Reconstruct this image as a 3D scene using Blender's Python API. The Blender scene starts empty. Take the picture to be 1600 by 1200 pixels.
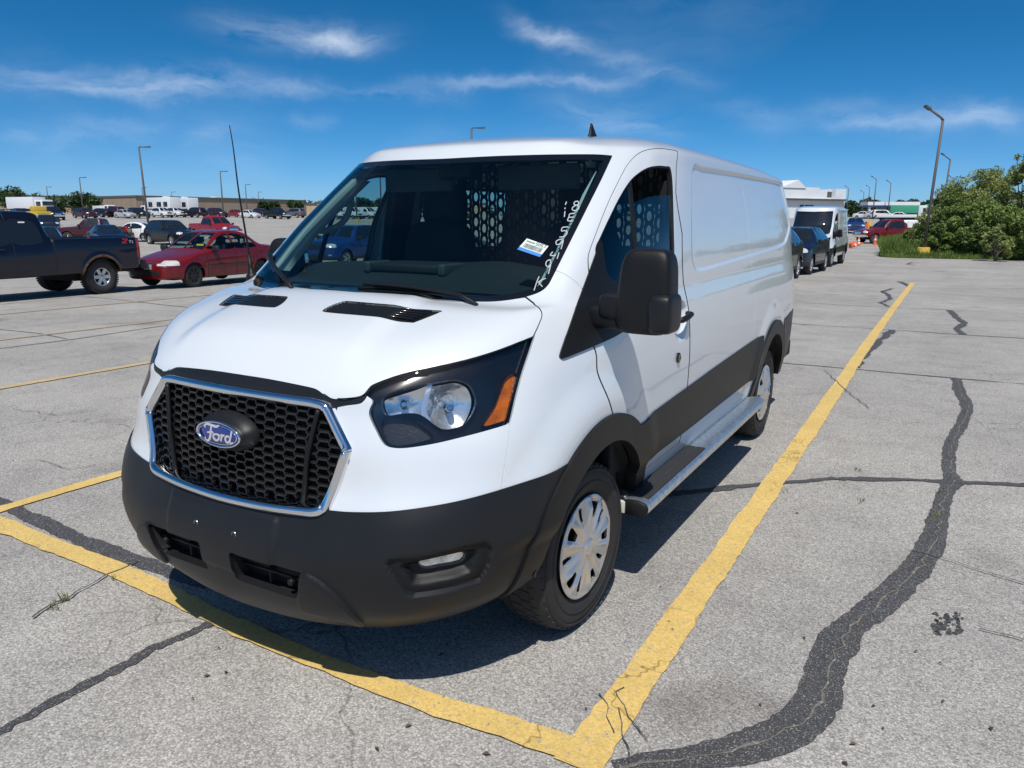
import bpy, bmesh, math, random
import numpy as np
from mathutils import Vector, Matrix
from mathutils.bvhtree import BVHTree
R_ = math.radians
sc = bpy.context.scene
COL = sc.collection

# ---------------------------------------------------------------- camera
FPX = 1174.15                      # focal length in photograph pixels (1600 wide)
CAMP = np.array([2.159, -2.656, 1.669])
_yaw, _pit, _rol = R_(30.19), R_(12.36), R_(0.26)
_f = np.array([-math.sin(_yaw)*math.cos(_pit), math.cos(_yaw)*math.cos(_pit), -math.sin(_pit)])
_r0 = np.array([math.cos(_yaw), math.sin(_yaw), 0.0]); _u0 = np.cross(_r0, _f)
CR = math.cos(_rol)*_r0 + math.sin(_rol)*_u0
CU = -math.sin(_rol)*_r0 + math.cos(_rol)*_u0
cam = bpy.data.objects.new('camera', bpy.data.cameras.new('camera'))
COL.objects.link(cam)
cam.matrix_world = Matrix(((CR[0], CU[0], -_f[0], CAMP[0]), (CR[1], CU[1], -_f[1], CAMP[1]),
                           (CR[2], CU[2], -_f[2], CAMP[2]), (0, 0, 0, 1)))
cam.data.sensor_width = 36.0; cam.data.lens = FPX/1600*36.0
cam.data.clip_start = 0.05; cam.data.clip_end = 6000
sc.camera = cam

# ---------------------------------------------------------------- sky and sun
SUN_H = np.array([0.27, -0.52])    # horizontal offset towards the sun per metre of height
sun_el = math.atan2(1.0, float(np.hypot(*SUN_H)))
sun_az = math.atan2(SUN_H[0], SUN_H[1])      # from +Y towards +X
CLOUDS = [(345,46,590,60,20,.62),(470,62,592,66,10,.5),(800,30,905,78,11,.75),(895,72,1090,132,11,.38),(-40,122,440,134,15,.70),(130,140,330,146,9,.5),(430,140,700,146,9,.38),(660,128,980,122,8,.55),
          (1270,178,1480,192,16,.50),(1450,172,1640,188,18,.48),(880,172,1060,200,16,.36),(1090,178,1260,196,16,.22),(90,222,240,186,14,.28),(0,206,66,206,9,.28),(455,186,530,184,8,.35),(270,220,350,206,10,.22)]
def ray_(px, py): return _f + CR*(px-800)/FPX - CU*(py-600)/FPX
wd = bpy.data.worlds.new('World'); sc.world = wd; wd.use_nodes = True
def build_world():
    nt = wd.node_tree; nt.nodes.clear(); N = nt.nodes.new; L = nt.links.new
    out = N('ShaderNodeOutputWorld'); bg = N('ShaderNodeBackground'); sky = N('ShaderNodeTexSky')
    sky.sky_type = 'NISHITA'; sky.sun_disc = False
    sky.sun_elevation = sun_el; sky.sun_rotation = sun_az
    sky.altitude = 200; sky.air_density = 0.42; sky.dust_density = 0.7; sky.ozone_density = 4.0
    bg.inputs['Strength'].default_value = 0.122
    # thin cirrus, laid out on a flat layer high above (direction / height)
    tc = N('ShaderNodeTexCoord'); sp = N('ShaderNodeSeparateXYZ'); L(tc.outputs['Generated'], sp.inputs[0])
    def M(op, a, b=None, clamp=False):
        n = N('ShaderNodeMath'); n.operation = op; n.use_clamp = clamp
        for i, v in enumerate((a, b)):
            if v is None: continue
            if isinstance(v, (int, float)): n.inputs[i].default_value = v
            else: L(v, n.inputs[i])
        return n.outputs[0]
    def VM(op, a, b):
        n = N('ShaderNodeVectorMath'); n.operation = op
        for i, v in enumerate((a, b)):
            if isinstance(v, (tuple, list, np.ndarray)): n.inputs[i].default_value = tuple(map(float, v))
            else: L(v, n.inputs[i])
        return n.outputs['Value'] if op == 'DOT_PRODUCT' else n.outputs[0]
    dirv = tc.outputs['Generated']
    # wisps: stretched fine noise inside soft patches, edges warped by a broad noise
    nw = N('ShaderNodeTexNoise'); nw.inputs['Scale'].default_value = 9; nw.inputs['Detail'].default_value = 6; nw.inputs['Roughness'].default_value = .6; L(dirv, nw.inputs['Vector'])
    wv = VM('ADD', dirv, VM('MULTIPLY', VM('SUBTRACT', nw.outputs['Color'], (.5, .5, .5)), (.055, .055, .055)))
    mp = N('ShaderNodeMapping'); mp.inputs['Scale'].default_value = (3.2, 3.2, 15); L(wv, mp.inputs[0])
    n1 = N('ShaderNodeTexNoise'); n1.inputs['Scale'].default_value = 2.6; n1.inputs['Detail'].default_value = 9; n1.inputs['Roughness'].default_value = .58; L(mp.outputs[0], n1.inputs['Vector'])
    st = N('ShaderNodeMapRange'); st.inputs[1].default_value = .30; st.inputs[2].default_value = .80; L(n1.outputs[0], st.inputs[0])
    n2 = N('ShaderNodeTexNoise'); n2.inputs['Scale'].default_value = 2.4; n2.inputs['Detail'].default_value = 3; L(dirv, n2.inputs['Vector'])
    b2 = N('ShaderNodeMapRange'); b2.inputs[1].default_value = .50; b2.inputs[2].default_value = .74; b2.inputs[4].default_value = .20; L(n2.outputs[0], b2.inputs[0])
    total = b2.outputs[0]
    for (x0, y0, x1, y1, th, k) in CLOUDS:
        d0 = ray_((x0+x1)/2, (y0+y1)/2); d1 = ray_(x1, y1); d0 /= np.linalg.norm(d0); d1 /= np.linalg.norm(d1)
        T = d1-d0*(d1@d0); half = np.linalg.norm(T)/(d1@d0); T /= np.linalg.norm(T); B = np.cross(d0, T)
        dd = M('MAXIMUM', VM('DOT_PRODUCT', wv, d0), .05)
        a_ = M('DIVIDE', M('DIVIDE', VM('DOT_PRODUCT', wv, T), dd), float(half)); b_ = M('DIVIDE', M('DIVIDE', VM('DOT_PRODUCT', wv, B), dd), th/FPX)
        e = M('POWER', 2.718, M('MULTIPLY', M('ADD', M('POWER', M('ABSOLUTE', a_), 3.0), M('MULTIPLY', b_, b_)), -1.0))
        total = M('ADD', total, M('MULTIPLY', e, k))
    fac = M('MULTIPLY', M('MULTIPLY', total, st.outputs[0]), .80, True)
    mx = N('ShaderNodeMix'); mx.data_type = 'RGBA'
    hs = N('ShaderNodeHueSaturation'); hs.inputs['Hue'].default_value = 0.49; hs.inputs['Saturation'].default_value = 1.33; hs.inputs['Value'].default_value = 1.0
    L(sky.outputs[0], hs.inputs['Color'])
    L(fac, mx.inputs[0]); L(hs.outputs[0], mx.inputs[6]); mx.inputs[7].default_value = (7.0, 7.7, 8.6, 1)
    L(mx.outputs[2], bg.inputs[0]); L(bg.outputs[0], out.inputs[0])
build_world()
sun = bpy.data.objects.new('sun', bpy.data.lights.new('sun', 'SUN')); COL.objects.link(sun)
sun.data.energy = 3.9; sun.data.angle = R_(0.55); sun.data.color = (1.0, 0.955, 0.89)
sun.rotation_euler = Vector((SUN_H[0], SUN_H[1], 1.0)).to_track_quat('Z', 'Y').to_euler()
sc.view_settings.view_transform = 'Standard'; sc.view_settings.look = 'None'
sc.view_settings.gamma = 1.0; sc.view_settings.use_curve_mapping = False
sc.view_settings.exposure = 0.06
sc.cycles.max_bounces = 6; sc.cycles.diffuse_bounces = 2; sc.cycles.glossy_bounces = 3; sc.cycles.transparent_max_bounces = 12

# ---------------------------------------------------------------- pixels to places
def ray(px, py):
    return _f + CR*(px-800)/FPX - CU*(py-600)/FPX
def hit(px, py, ax, val):
    d = ray(px, py); return CAMP + d*(val-CAMP[ax])/d[ax]
# ---------------------------------------------------------------- materials
MATS = {}
def mat(name, col=(.5, .5, .5), rough=.5, metal=0.0, coat=0.0, spec=.5, bump=0.0, bscale=200., vary=0.0, vscale=6.0, emit=None, coat_rough=.03):
    if name in MATS: return MATS[name]
    m = bpy.data.materials.new(name); m.use_nodes = True; MATS[name] = m
    nt = m.node_tree; b = nt.nodes['Principled BSDF']; L = nt.links.new
    b.inputs['Base Color'].default_value = (*col, 1); b.inputs['Roughness'].default_value = rough
    b.inputs['Metallic'].default_value = metal; b.inputs['Coat Weight'].default_value = coat
    b.inputs['Coat Roughness'].default_value = coat_rough; b.inputs['Specular IOR Level'].default_value = spec
    if emit: b.inputs['Emission Color'].default_value = (*col, 1); b.inputs['Emission Strength'].default_value = emit
    tc = nt.nodes.new('ShaderNodeTexCoord')
    n = nt.nodes.new('ShaderNodeTexNoise'); n.inputs['Scale'].default_value = vscale; n.inputs['Detail'].default_value = 5
    L(tc.outputs['Object'], n.inputs['Vector'])
    r = nt.nodes.new('ShaderNodeMapRange'); r.inputs[3].default_value = 1-vary; r.inputs[4].default_value = 1+vary
    r.inputs[1].default_value = .3; r.inputs[2].default_value = .7
    L(n.outputs[0], r.inputs[0])
    mx = nt.nodes.new('ShaderNodeMix'); mx.data_type = 'RGBA'; mx.blend_type = 'MULTIPLY'; mx.inputs[0].default_value = 1
    mx.inputs[6].default_value = (*col, 1); L(r.outputs[0], mx.inputs[7]); L(mx.outputs[2], b.inputs['Base Color'])
    if bump:
        n2 = nt.nodes.new('ShaderNodeTexNoise'); n2.inputs['Scale'].default_value = bscale; n2.inputs['Detail'].default_value = 2
        L(tc.outputs['Object'], n2.inputs['Vector'])
        bp = nt.nodes.new('ShaderNodeBump'); bp.inputs['Strength'].default_value = bump; bp.inputs['Distance'].default_value = .002
        L(n2.outputs[0], bp.inputs['Height']); L(bp.outputs[0], b.inputs['Normal'])
    return m
def glass(name, tint, refl=1.0, rough=.0):
    if name in MATS: return MATS[name]
    m = bpy.data.materials.new(name); m.use_nodes = True; MATS[name] = m
    nt = m.node_tree; nt.nodes.clear(); N = nt.nodes.new; L = nt.links.new
    o = N('ShaderNodeOutputMaterial'); t = N('ShaderNodeBsdfTransparent'); g = N('ShaderNodeBsdfGlossy')
    t.inputs[0].default_value = (*tint, 1); g.inputs['Roughness'].default_value = rough
    fr = N('ShaderNodeLayerWeight'); fr.inputs[0].default_value = .5
    pw = N('ShaderNodeMath'); pw.operation = 'POWER'; pw.inputs[1].default_value = 5; L(fr.outputs['Facing'], pw.inputs[0])
    mu = N('ShaderNodeMath'); mu.operation = 'MULTIPLY_ADD'; mu.inputs[1].default_value = refl*.92; mu.inputs[2].default_value = .07*refl; mu.use_clamp = True
    L(pw.outputs[0], mu.inputs[0]); mx = N('ShaderNodeMixShader')
    L(mu.outputs[0], mx.inputs[0]); L(t.outputs[0], mx.inputs[1]); L(g.outputs[0], mx.inputs[2]); L(mx.outputs[0], o.inputs[0])
    return m

# ---------------------------------------------------------------- objects
def mesh_obj(name, verts, faces, material, parent=None, smooth=True, normals=None):
    me = bpy.data.meshes.new(name); me.from_pydata([tuple(map(float, v)) for v in verts], [], [tuple(f) for f in faces])
    if smooth: me.polygons.foreach_set('use_smooth', [True]*len(me.polygons))
    if normals is not None: me.normals_split_custom_set_from_vertices([tuple(map(float, n)) for n in normals])
    me.update()
    o = bpy.data.objects.new(name, me); COL.objects.link(o)
    if material is not None: me.materials.append(material)
    if parent is not None: o.parent = parent
    return o
def tag(o, label=None, cat=None, group=None, kind=None):
    if label: o['label'] = label
    if cat: o['category'] = cat
    if group: o['group'] = group
    if kind: o['kind'] = kind
    return o
def empty(name, loc=(0, 0, 0), rz=0.0, label=None, cat=None, group=None):
    o = bpy.data.objects.new(name, None); COL.objects.link(o); o.location = loc; o.rotation_euler = (0, 0, rz)
    o.empty_display_size = .2
    return tag(o, label, cat, group)
def copy_tree(o, parent=None):
    c = o.copy(); COL.objects.link(c); c.parent = parent
    for ch in o.children: copy_tree(ch, c)
    return c

class MB:                                   # mesh builder
    def __init__(s): s.v = []; s.f = []; s.sm = []
    def add(s, verts, faces, smooth=False):
        k = len(s.v); s.v += [tuple(map(float, p)) for p in verts]
        s.f += [tuple(i+k for i in f) for f in faces]; s.sm += [smooth]*len(faces); return s
    def box(s, x0, x1, y0, y1, z0, z1, b=0.0):
        if b <= 0:
            return s.add([(x, y, z) for x in (x0, x1) for y in (y0, y1) for z in (z0, z1)],
                  [(0, 1, 3, 2), (4, 6, 7, 5), (0, 4, 5, 1), (2, 3, 7, 6), (0, 2, 6, 4), (1, 5, 7, 3)])
        bm = bmesh.new(); bmesh.ops.create_cube(bm, size=1)
        for v in bm.verts: v.co = Vector((x0+(v.co.x+.5)*(x1-x0), y0+(v.co.y+.5)*(y1-y0), z0+(v.co.z+.5)*(z1-z0)))
        bmesh.ops.bevel(bm, geom=bm.edges[:], offset=b, segments=3, profile=.5, affect='EDGES')
        bm.verts.index_update(); s.add([v.co for v in bm.verts], [[v.index for v in f.verts] for f in bm.faces], True); bm.free(); return s
    def prism(s, poly, fn0, fn1, smooth=False):   # poly 2D -> two 3D loops joined
        n = len(poly); a = [fn0(*p) for p in poly]; b = [fn1(*p) for p in poly]
        s.add(a+b, [tuple(range(n))[::-1], tuple(range(n, 2*n))]+[(i, (i+1) % n, n+(i+1) % n, n+i) for i in range(n)], smooth); return s
    def tube(s, pts, rad, n=10, caps=True, smooth=True):
        pts = [np.array(p, float) for p in pts]; rads = rad if hasattr(rad, '__len__') else [rad]*len(pts)
        V = []; up = None
        for i, p in enumerate(pts):
            t = pts[min(i+1, len(pts)-1)]-pts[max(i-1, 0)]; t /= np.linalg.norm(t)+1e-12
            if up is None: up = np.array([0, 0, 1.]) if abs(t[2]) < .9 else np.array([1., 0, 0])
            a = np.cross(t, up); a /= np.linalg.norm(a)+1e-12; b = np.cross(a, t); up = b
            for k in range(n):
                q = 2*math.pi*k/n; V.append(p+rads[i]*(a*math.cos(q)+b*math.sin(q)))
        m = len(pts); Fs = [(i*n+k, i*n+(k+1) % n, (i+1)*n+(k+1) % n, (i+1)*n+k) for i in range(m-1) for k in range(n)]
        k0 = len(s.v); s.add(V, Fs, smooth)
        if caps:
            s.f += [tuple(k0+k for k in range(n))[::-1], tuple(k0+(m-1)*n+k for k in range(n))]; s.sm += [False, False]
        return s
    def lathe(s, prof, c, axis='x', n=32, sgn=1, closed=False):  # prof [(axial, radius)]
        V = []
        for a, r in prof:
            for k in range(n):
                q = 2*math.pi*k/n
                if axis == 'x': V.append((c[0]+sgn*a, c[1]+r*math.cos(q), c[2]+r*math.sin(q)))
                elif axis == 'z': V.append((c[0]+r*math.cos(q), c[1]+r*math.sin(q), c[2]+a))
                else: V.append((c[0]+r*math.cos(q), c[1]+sgn*a, c[2]+r*math.sin(q)))
        m = len(prof); Fs = []
        for i in range(m-1 if not closed else m):
            i2 = (i+1) % m
            Fs += [(i*n+k, i*n+(k+1) % n, i2*n+(k+1) % n, i2*n+k) for k in range(n)]
        s.add(V, Fs, True); return s
    def quad(s, a, b, c, d): return s.add([a, b, c, d], [(0, 1, 2, 3)])
    def xf(s, M):
        s.v = [tuple(M @ Vector(v)) for v in s.v]; return s
    def build(s, name, material, parent=None, fix=True):
        me = bpy.data.meshes.new(name); me.from_pydata(s.v, [], s.f)
        me.polygons.foreach_set('use_smooth', s.sm)
        if fix:
            bm = bmesh.new(); bm.from_mesh(me); bmesh.ops.recalc_face_normals(bm, faces=bm.faces[:]); bm.to_mesh(me); bm.free()
        me.update(); me.materials.append(material)
        o = bpy.data.objects.new(name, me); COL.objects.link(o)
        if parent is not None: o.parent = parent
        return o

# ---------------------------------------------------------------- curves, nets, skins
def pchip_tan(P, t):
    P = np.asarray(P, float); h = np.diff(t); hs = h.reshape(-1, *([1]*(P.ndim-1))); d = np.diff(P, axis=0)/hs
    m = np.zeros_like(P)
    a, b = d[:-1], d[1:]; ha, hb = hs[:-1], hs[1:]
    m[1:-1] = (a*hb+b*ha)/(ha+hb)
    m[0] = 1.5*d[0]-.5*m[1]; m[-1] = 1.5*d[-1]-.5*m[-2]
    lim = 3*np.minimum(np.abs(a), np.abs(b)); s = np.sign(a)*(np.sign(a) == np.sign(b))
    mm = m[1:-1]; soft = .6                       # partly limited: few wiggles, still round
    m[1:-1] = (1-soft)*mm+soft*np.where(s == 0, 0.35*mm, np.sign(mm)*np.minimum(np.abs(mm), lim))
    return m
def herm(P, t, x):
    P = np.asarray(P, float); t = np.asarray(t, float); m = pchip_tan(P, t)
    i = np.clip(np.searchsorted(t, x, side='right')-1, 0, len(t)-2); h = t[i+1]-t[i]; s = (x-t[i])/h
    sh = (-1,)+(1,)*(P.ndim-1); s = s.reshape(sh); h = h.reshape(sh)
    return ((2*s**3-3*s**2+1)*P[i]+(s**3-2*s**2+s)*h*m[i]+(-2*s**3+3*s**2)*P[i+1]+(s**3-s**2)*h*m[i+1])
def dense_param(lengths, step):
    t = [0.0]
    for k, (l, st) in enumerate(zip(lengths, step)):
        n = max(1, int(round(l/st))); t += [k+(i+1)/n for i in range(n)]
    return np.array(t)
def blur(G, sig, axis):
    if sig <= 0: return G
    r = int(3*sig+.5); w = np.exp(-.5*(np.arange(-r, r+1)/sig)**2); w /= w.sum()
    G = np.moveaxis(G, axis, 0); n = len(G)
    lo = 2*G[:1]-G[1:r+1][::-1]; hi = 2*G[-1:]-G[-r-1:-1][::-1]
    X = np.concatenate([lo, G, hi]); out = np.zeros_like(G)
    for k in range(2*r+1): out += w[k]*X[k:k+n]
    return np.moveaxis(out, 0, axis)
def grid_normals(G, flip=False):
    du = np.gradient(G, axis=0); dv = np.gradient(G, axis=1); n = np.cross(du, dv)
    n /= np.linalg.norm(n, axis=2, keepdims=True)+1e-12
    return -n if flip else n
def smoothpoly(pts, closed=True, k=6):
    P = np.array(pts, float); n = len(P); out = []
    for i in range(n if closed else n-1):
        g = lambda j: P[j % n] if closed else P[min(max(j, 0), n-1)]
        a, b, c, d = g(i-1), g(i), g(i+1), g(i+2)
        for s in range(k):
            t = s/k; out.append(.5*((2*b)+(-a+c)*t+(2*a-5*b+4*c-d)*t*t+(-a+3*b-3*c+d)*t**3))
    if not closed: out.append(P[-1])
    return np.array(out)
def sdf_poly(X, Y, poly, closed=True):      # signed distance, negative inside (closed) / side of line (open)
    P = np.asarray(poly, float); n = len(P)
    best = np.full(X.shape, 1e18); ins = np.zeros(X.shape, bool); sg = np.ones(X.shape)
    for i in range(n if closed else n-1):
        a = P[i]; b = P[(i+1) % n]; e = b-a; wx = X-a[0]; wy = Y-a[1]
        t = np.clip((wx*e[0]+wy*e[1])/(e@e+1e-18), 0, 1); dx = wx-t*e[0]; dy = wy-t*e[1]; d = dx*dx+dy*dy
        m = d < best
        if not closed: sg = np.where(m, np.sign(e[0]*wy-e[1]*wx+1e-15), sg)
        best = np.where(m, d, best)
        if closed and a[1] != b[1]:
            c = ((a[1] <= Y) & (b[1] > Y)) | ((b[1] <= Y) & (a[1] > Y))
            ins ^= c & (X < a[0]+(Y-a[1])*e[0]/(e[1] if e[1] else 1e-18))
    d = np.sqrt(best)
    return np.where(ins, -d, d) if closed else d*sg

class Skin:
    """A grid surface cut along the zero lines of fields; pieces are then gathered into parts."""
    def __init__(s, G, N):
        s.nu, s.nv = G.shape[:2]; s.G = G; s.N = N; s.names = []; s.phis = []
        s.V = G.reshape(-1, 3); s.NN = N.reshape(-1, 3)
    def field(s, name, phi):
        s.names.append(name); s.phis.append(np.nan_to_num(np.asarray(phi, float)).reshape(-1)+1e-9)
    def cut(s):
        nu, nv = s.nu, s.nv; idx = np.arange(nu*nv).reshape(nu, nv)
        Q = np.stack([idx[:-1, :-1], idx[1:, :-1], idx[1:, 1:], idx[:-1, 1:]], -1).reshape(-1, 4)
        PH = np.stack(s.phis, 1); mn = PH[Q].min(1); mxx = PH[Q].max(1); cross = (mn < 0) & (mxx > 0)
        anyc = cross.any(1)
        V = [tuple(v) for v in s.V]; NN = [tuple(v) for v in s.NN]; PL = [p for p in PH]; deep = set()
        polys = []; bits = []
        whole = Q[~anyc]; wb = mxx[~anyc] <= 0
        polys = [tuple(q) for q in whole.tolist()]; bits = [tuple(b) for b in wb.tolist()]
        cache = {}
        for q, cr in zip(Q[anyc].tolist(), cross[anyc]):
            todo = [q]
            for k in np.nonzero(cr)[0]:
                nxt = []
                for p in todo:
                    vals = [PL[i][k] for i in p]
                    if min(vals) >= -1e-12 or max(vals) <= 1e-12: nxt.append(p); continue
                    A = []; B = []; m = len(p)
                    for a in range(m):
                        i, j = p[a], p[(a+1) % m]; fi, fj = vals[a], vals[(a+1) % m]
                        if fi <= 0: A.append(i)
                        if fi >= 0: B.append(i)
                        if fi*fj < 0:
                            key = (i, j, k) if i < j else (j, i, k)
                            if key not in cache:
                                t = fi/(fi-fj)
                                V.append(tuple(V[i][c]+t*(V[j][c]-V[i][c]) for c in range(3)))
                                NN.append(tuple(NN[i][c]+t*(NN[j][c]-NN[i][c]) for c in range(3)))
                                ph = PL[i]+t*(PL[j]-PL[i]); ph[k] = 0.0; PL.append(ph); cache[key] = len(V)-1
                            A.append(cache[key]); B.append(cache[key])
                    if len(A) > 2: nxt.append(A)
                    if len(B) > 2: nxt.append(B)
                todo = nxt
            for p in todo:
                c = sum(PL[i] for i in p)/len(p); polys.append(tuple(p)); bits.append(tuple((c < 0).tolist()))
        s.polys = polys; s.bits = bits; s.CV = np.array(V); s.CN = np.array(NN); s.PL = PL
        s.CN /= np.linalg.norm(s.CN, axis=1, keepdims=True)+1e-12
        return s
    def parts(s, resolver):
        nm = s.names; cache = {}; out = {}
        for p, b in zip(s.polys, s.bits):
            if b not in cache: cache[b] = resolver(dict(zip(nm, b)))
            r = cache[b]
            if r is not None: out.setdefault(r, []).append(p)
        return out
    def make(s, polys, offset=0.0, skirt=0.0, sides=(1,), deepfield=None, depth=0.0, flat=False):
        """verts, faces, loop normals for a list of polys; sides (1,-1) mirrors in x"""
        used = sorted({i for p in polys for i in p}); mp = {i: k for k, i in enumerate(used)}
        P = s.CV[used]; Nn = s.CN[used]; Q = P+Nn*offset
        if deepfield is not None:
            kf = s.names.index(deepfield); w = np.array([abs(s.PL[i][kf]) < 1e-7 for i in used]); Q = Q-Nn*(depth*w)[:, None]
        faces = [tuple(mp[i] for i in p) for p in polys]
        nv = len(Q); VV = [Q]; LN = [[tuple(Nn[i]) for i in f] for f in faces]
        if skirt:
            cnt = {}
            for f in faces:
                for a in range(len(f)):
                    e = (f[a], f[(a+1) % len(f)]); cnt[e] = cnt.get(e, 0)+1
            bd = [e for e in cnt if (e[1], e[0]) not in cnt and not (abs(P[e[0]][0]) < 1e-4 and abs(P[e[1]][0]) < 1e-4)]
            ids = sorted({i for e in bd for i in e}); m2 = {i: nv+k for k, i in enumerate(ids)}
            VV.append(Q[ids]-Nn[ids]*skirt)
            allv = np.concatenate(VV)
            for a, b in bd:
                f = (b, a, m2[a], m2[b]); e1 = allv[a]-allv[b]; e2 = allv[m2[b]]-allv[b]; n = np.cross(e1, e2); n /= np.linalg.norm(n)+1e-12
                faces.append(f); LN.append([tuple(n)]*4)
        Q = np.concatenate(VV)
        if flat: LN = None
        outV = []; outF = []; outN = []
        for sd in sides:
            k = len(outV)*0+sum(len(v) for v in outV)
            outV.append(Q*np.array([sd, 1, 1]))
            outF += [tuple(i+k for i in (f if sd > 0 else f[::-1])) for f in faces]
            if LN is not None: outN += [(l if sd > 0 else [(-n[0], n[1], n[2]) for n in l[::-1]]) for l in LN]
        return np.concatenate(outV), outF, (outN if LN is not None else None)
    def obj(s, name, polys, material, parent=None, **kw):
        V, Fc, LN = s.make(polys, **kw); me = bpy.data.meshes.new(name); me.from_pydata(V.tolist(), [], Fc)
        me.polygons.foreach_set('use_smooth', [LN is not None]*len(Fc))
        me.update()
        if LN is not None:
            if len(me.polygons) == len(Fc): me.normals_split_custom_set([n for l in LN for n in l])
        me.materials.append(material)
        o = bpy.data.objects.new(name, me); COL.objects.link(o)
        if parent is not None: o.parent = parent
        return o
# ================================================================ ground
_GR = np.array([0, 6, 13, 20, 35, 55, 75, 110, 155, 220, 320, 700.]); _GZ = np.array([0, 0, -.06, -.16, -.27, -.22, .10, .95, 1.95, 2.6, 3.0, 3.2])
_GT = np.gradient(_GZ, _GR); _GT[0] = _GT[1] = 0
def gz(x, y):
    r = np.hypot(np.asarray(x, float)-.5, np.asarray(y, float)-1.5); i = np.clip(np.searchsorted(_GR, r)-1, 0, len(_GR)-2)
    h = _GR[i+1]-_GR[i]; s = np.clip((r-_GR[i])/h, 0, 1)
    return (2*s**3-3*s**2+1)*_GZ[i]+(s**3-2*s**2+s)*h*_GT[i]+(-2*s**3+3*s**2)*_GZ[i+1]+(s**3-s**2)*h*_GT[i+1]
def gpx(px, py):                       # where a pixel's ray meets the ground
    d = ray(px, py); t = 0.5
    for k in range(4000):
        p = CAMP+d*t; e = p[2]-gz(p[0], p[1])
        if e < .0005 or t > 400: break
        t += max(.0005, min(e/max(-d[2], .02)*.6, 3.0)) if d[2] < 0 else 1.0
    return p
def at_depth(px, py, dist):            # a point along a pixel's ray at a given ground distance, set on the ground
    d = ray(px, py); h = np.hypot(d[0], d[1]); q = CAMP[:2]+d[:2]/h*dist; return np.array([q[0], q[1], float(gz(*q))])
def build_ground():
    rad = np.concatenate([np.arange(0, 30, .75), np.geomspace(30, 900, 46)]); n = 128
    V = [(.5, 1.5, float(gz(.5, 1.5)))]
    for r in rad[1:]:
        q = np.arange(n)*2*math.pi/n; x = .5+r*np.cos(q); y = 1.5+r*np.sin(q); V += list(zip(x, y, gz(x, y)))
    F_ = [(0, 1+k, 1+(k+1) % n) for k in range(n)]
    for i in range(len(rad)-2): F_ += [(1+i*n+k, 1+(i+1)*n+k, 1+(i+1)*n+(k+1) % n, 1+i*n+(k+1) % n) for k in range(n)]
    o = mesh_obj('ground', V, F_, ground_mat()); tag(o, 'weathered pale grey asphalt of the parking lot', None, None, 'structure'); return o
def ground_nodes(m, stones=1.0):
    nt = m.node_tree; N = nt.nodes.new; L = nt.links.new; b = nt.nodes['Principled BSDF']
    tc = N('ShaderNodeTexCoord')
    def noise(sc_, det=2, rough=.5, dim='3D'):
        n = N('ShaderNodeTexNoise'); n.inputs['Scale'].default_value = sc_; n.inputs['Detail'].default_value = det; n.inputs['Roughness'].default_value = rough; L(tc.outputs['Object'], n.inputs['Vector']); return n
    def vor(sc_):
        n = N('ShaderNodeTexVoronoi'); n.inputs['Scale'].default_value = sc_; L(tc.outputs['Object'], n.inputs['Vector']); return n
    def ramp(src, stops):
        r = N('ShaderNodeValToRGB'); e = r.color_ramp.elements
        e[0].position, e[0].color = stops[0][0], (*stops[0][1], 1); e[1].position, e[1].color = stops[-1][0], (*stops[-1][1], 1)
        for p, c in stops[1:-1]: k = e.new(p); k.color = (*c, 1)
        L(src, r.inputs[0]); return r.outputs[0]
    def mix(a, b_, f, bt='MIX'):
        x = N('ShaderNodeMix'); x.data_type = 'RGBA'; x.blend_type = bt
        for i, v in ((0, f), (6, a), (7, b_)):
            if isinstance(v, (int, float)): x.inputs[i].default_value = v
            elif isinstance(v, tuple): x.inputs[i].default_value = (*v, 1)
            else: L(v, x.inputs[i])
        return x.outputs[2]
    return nt, N, L, b, tc, noise, vor, ramp, mix
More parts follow.
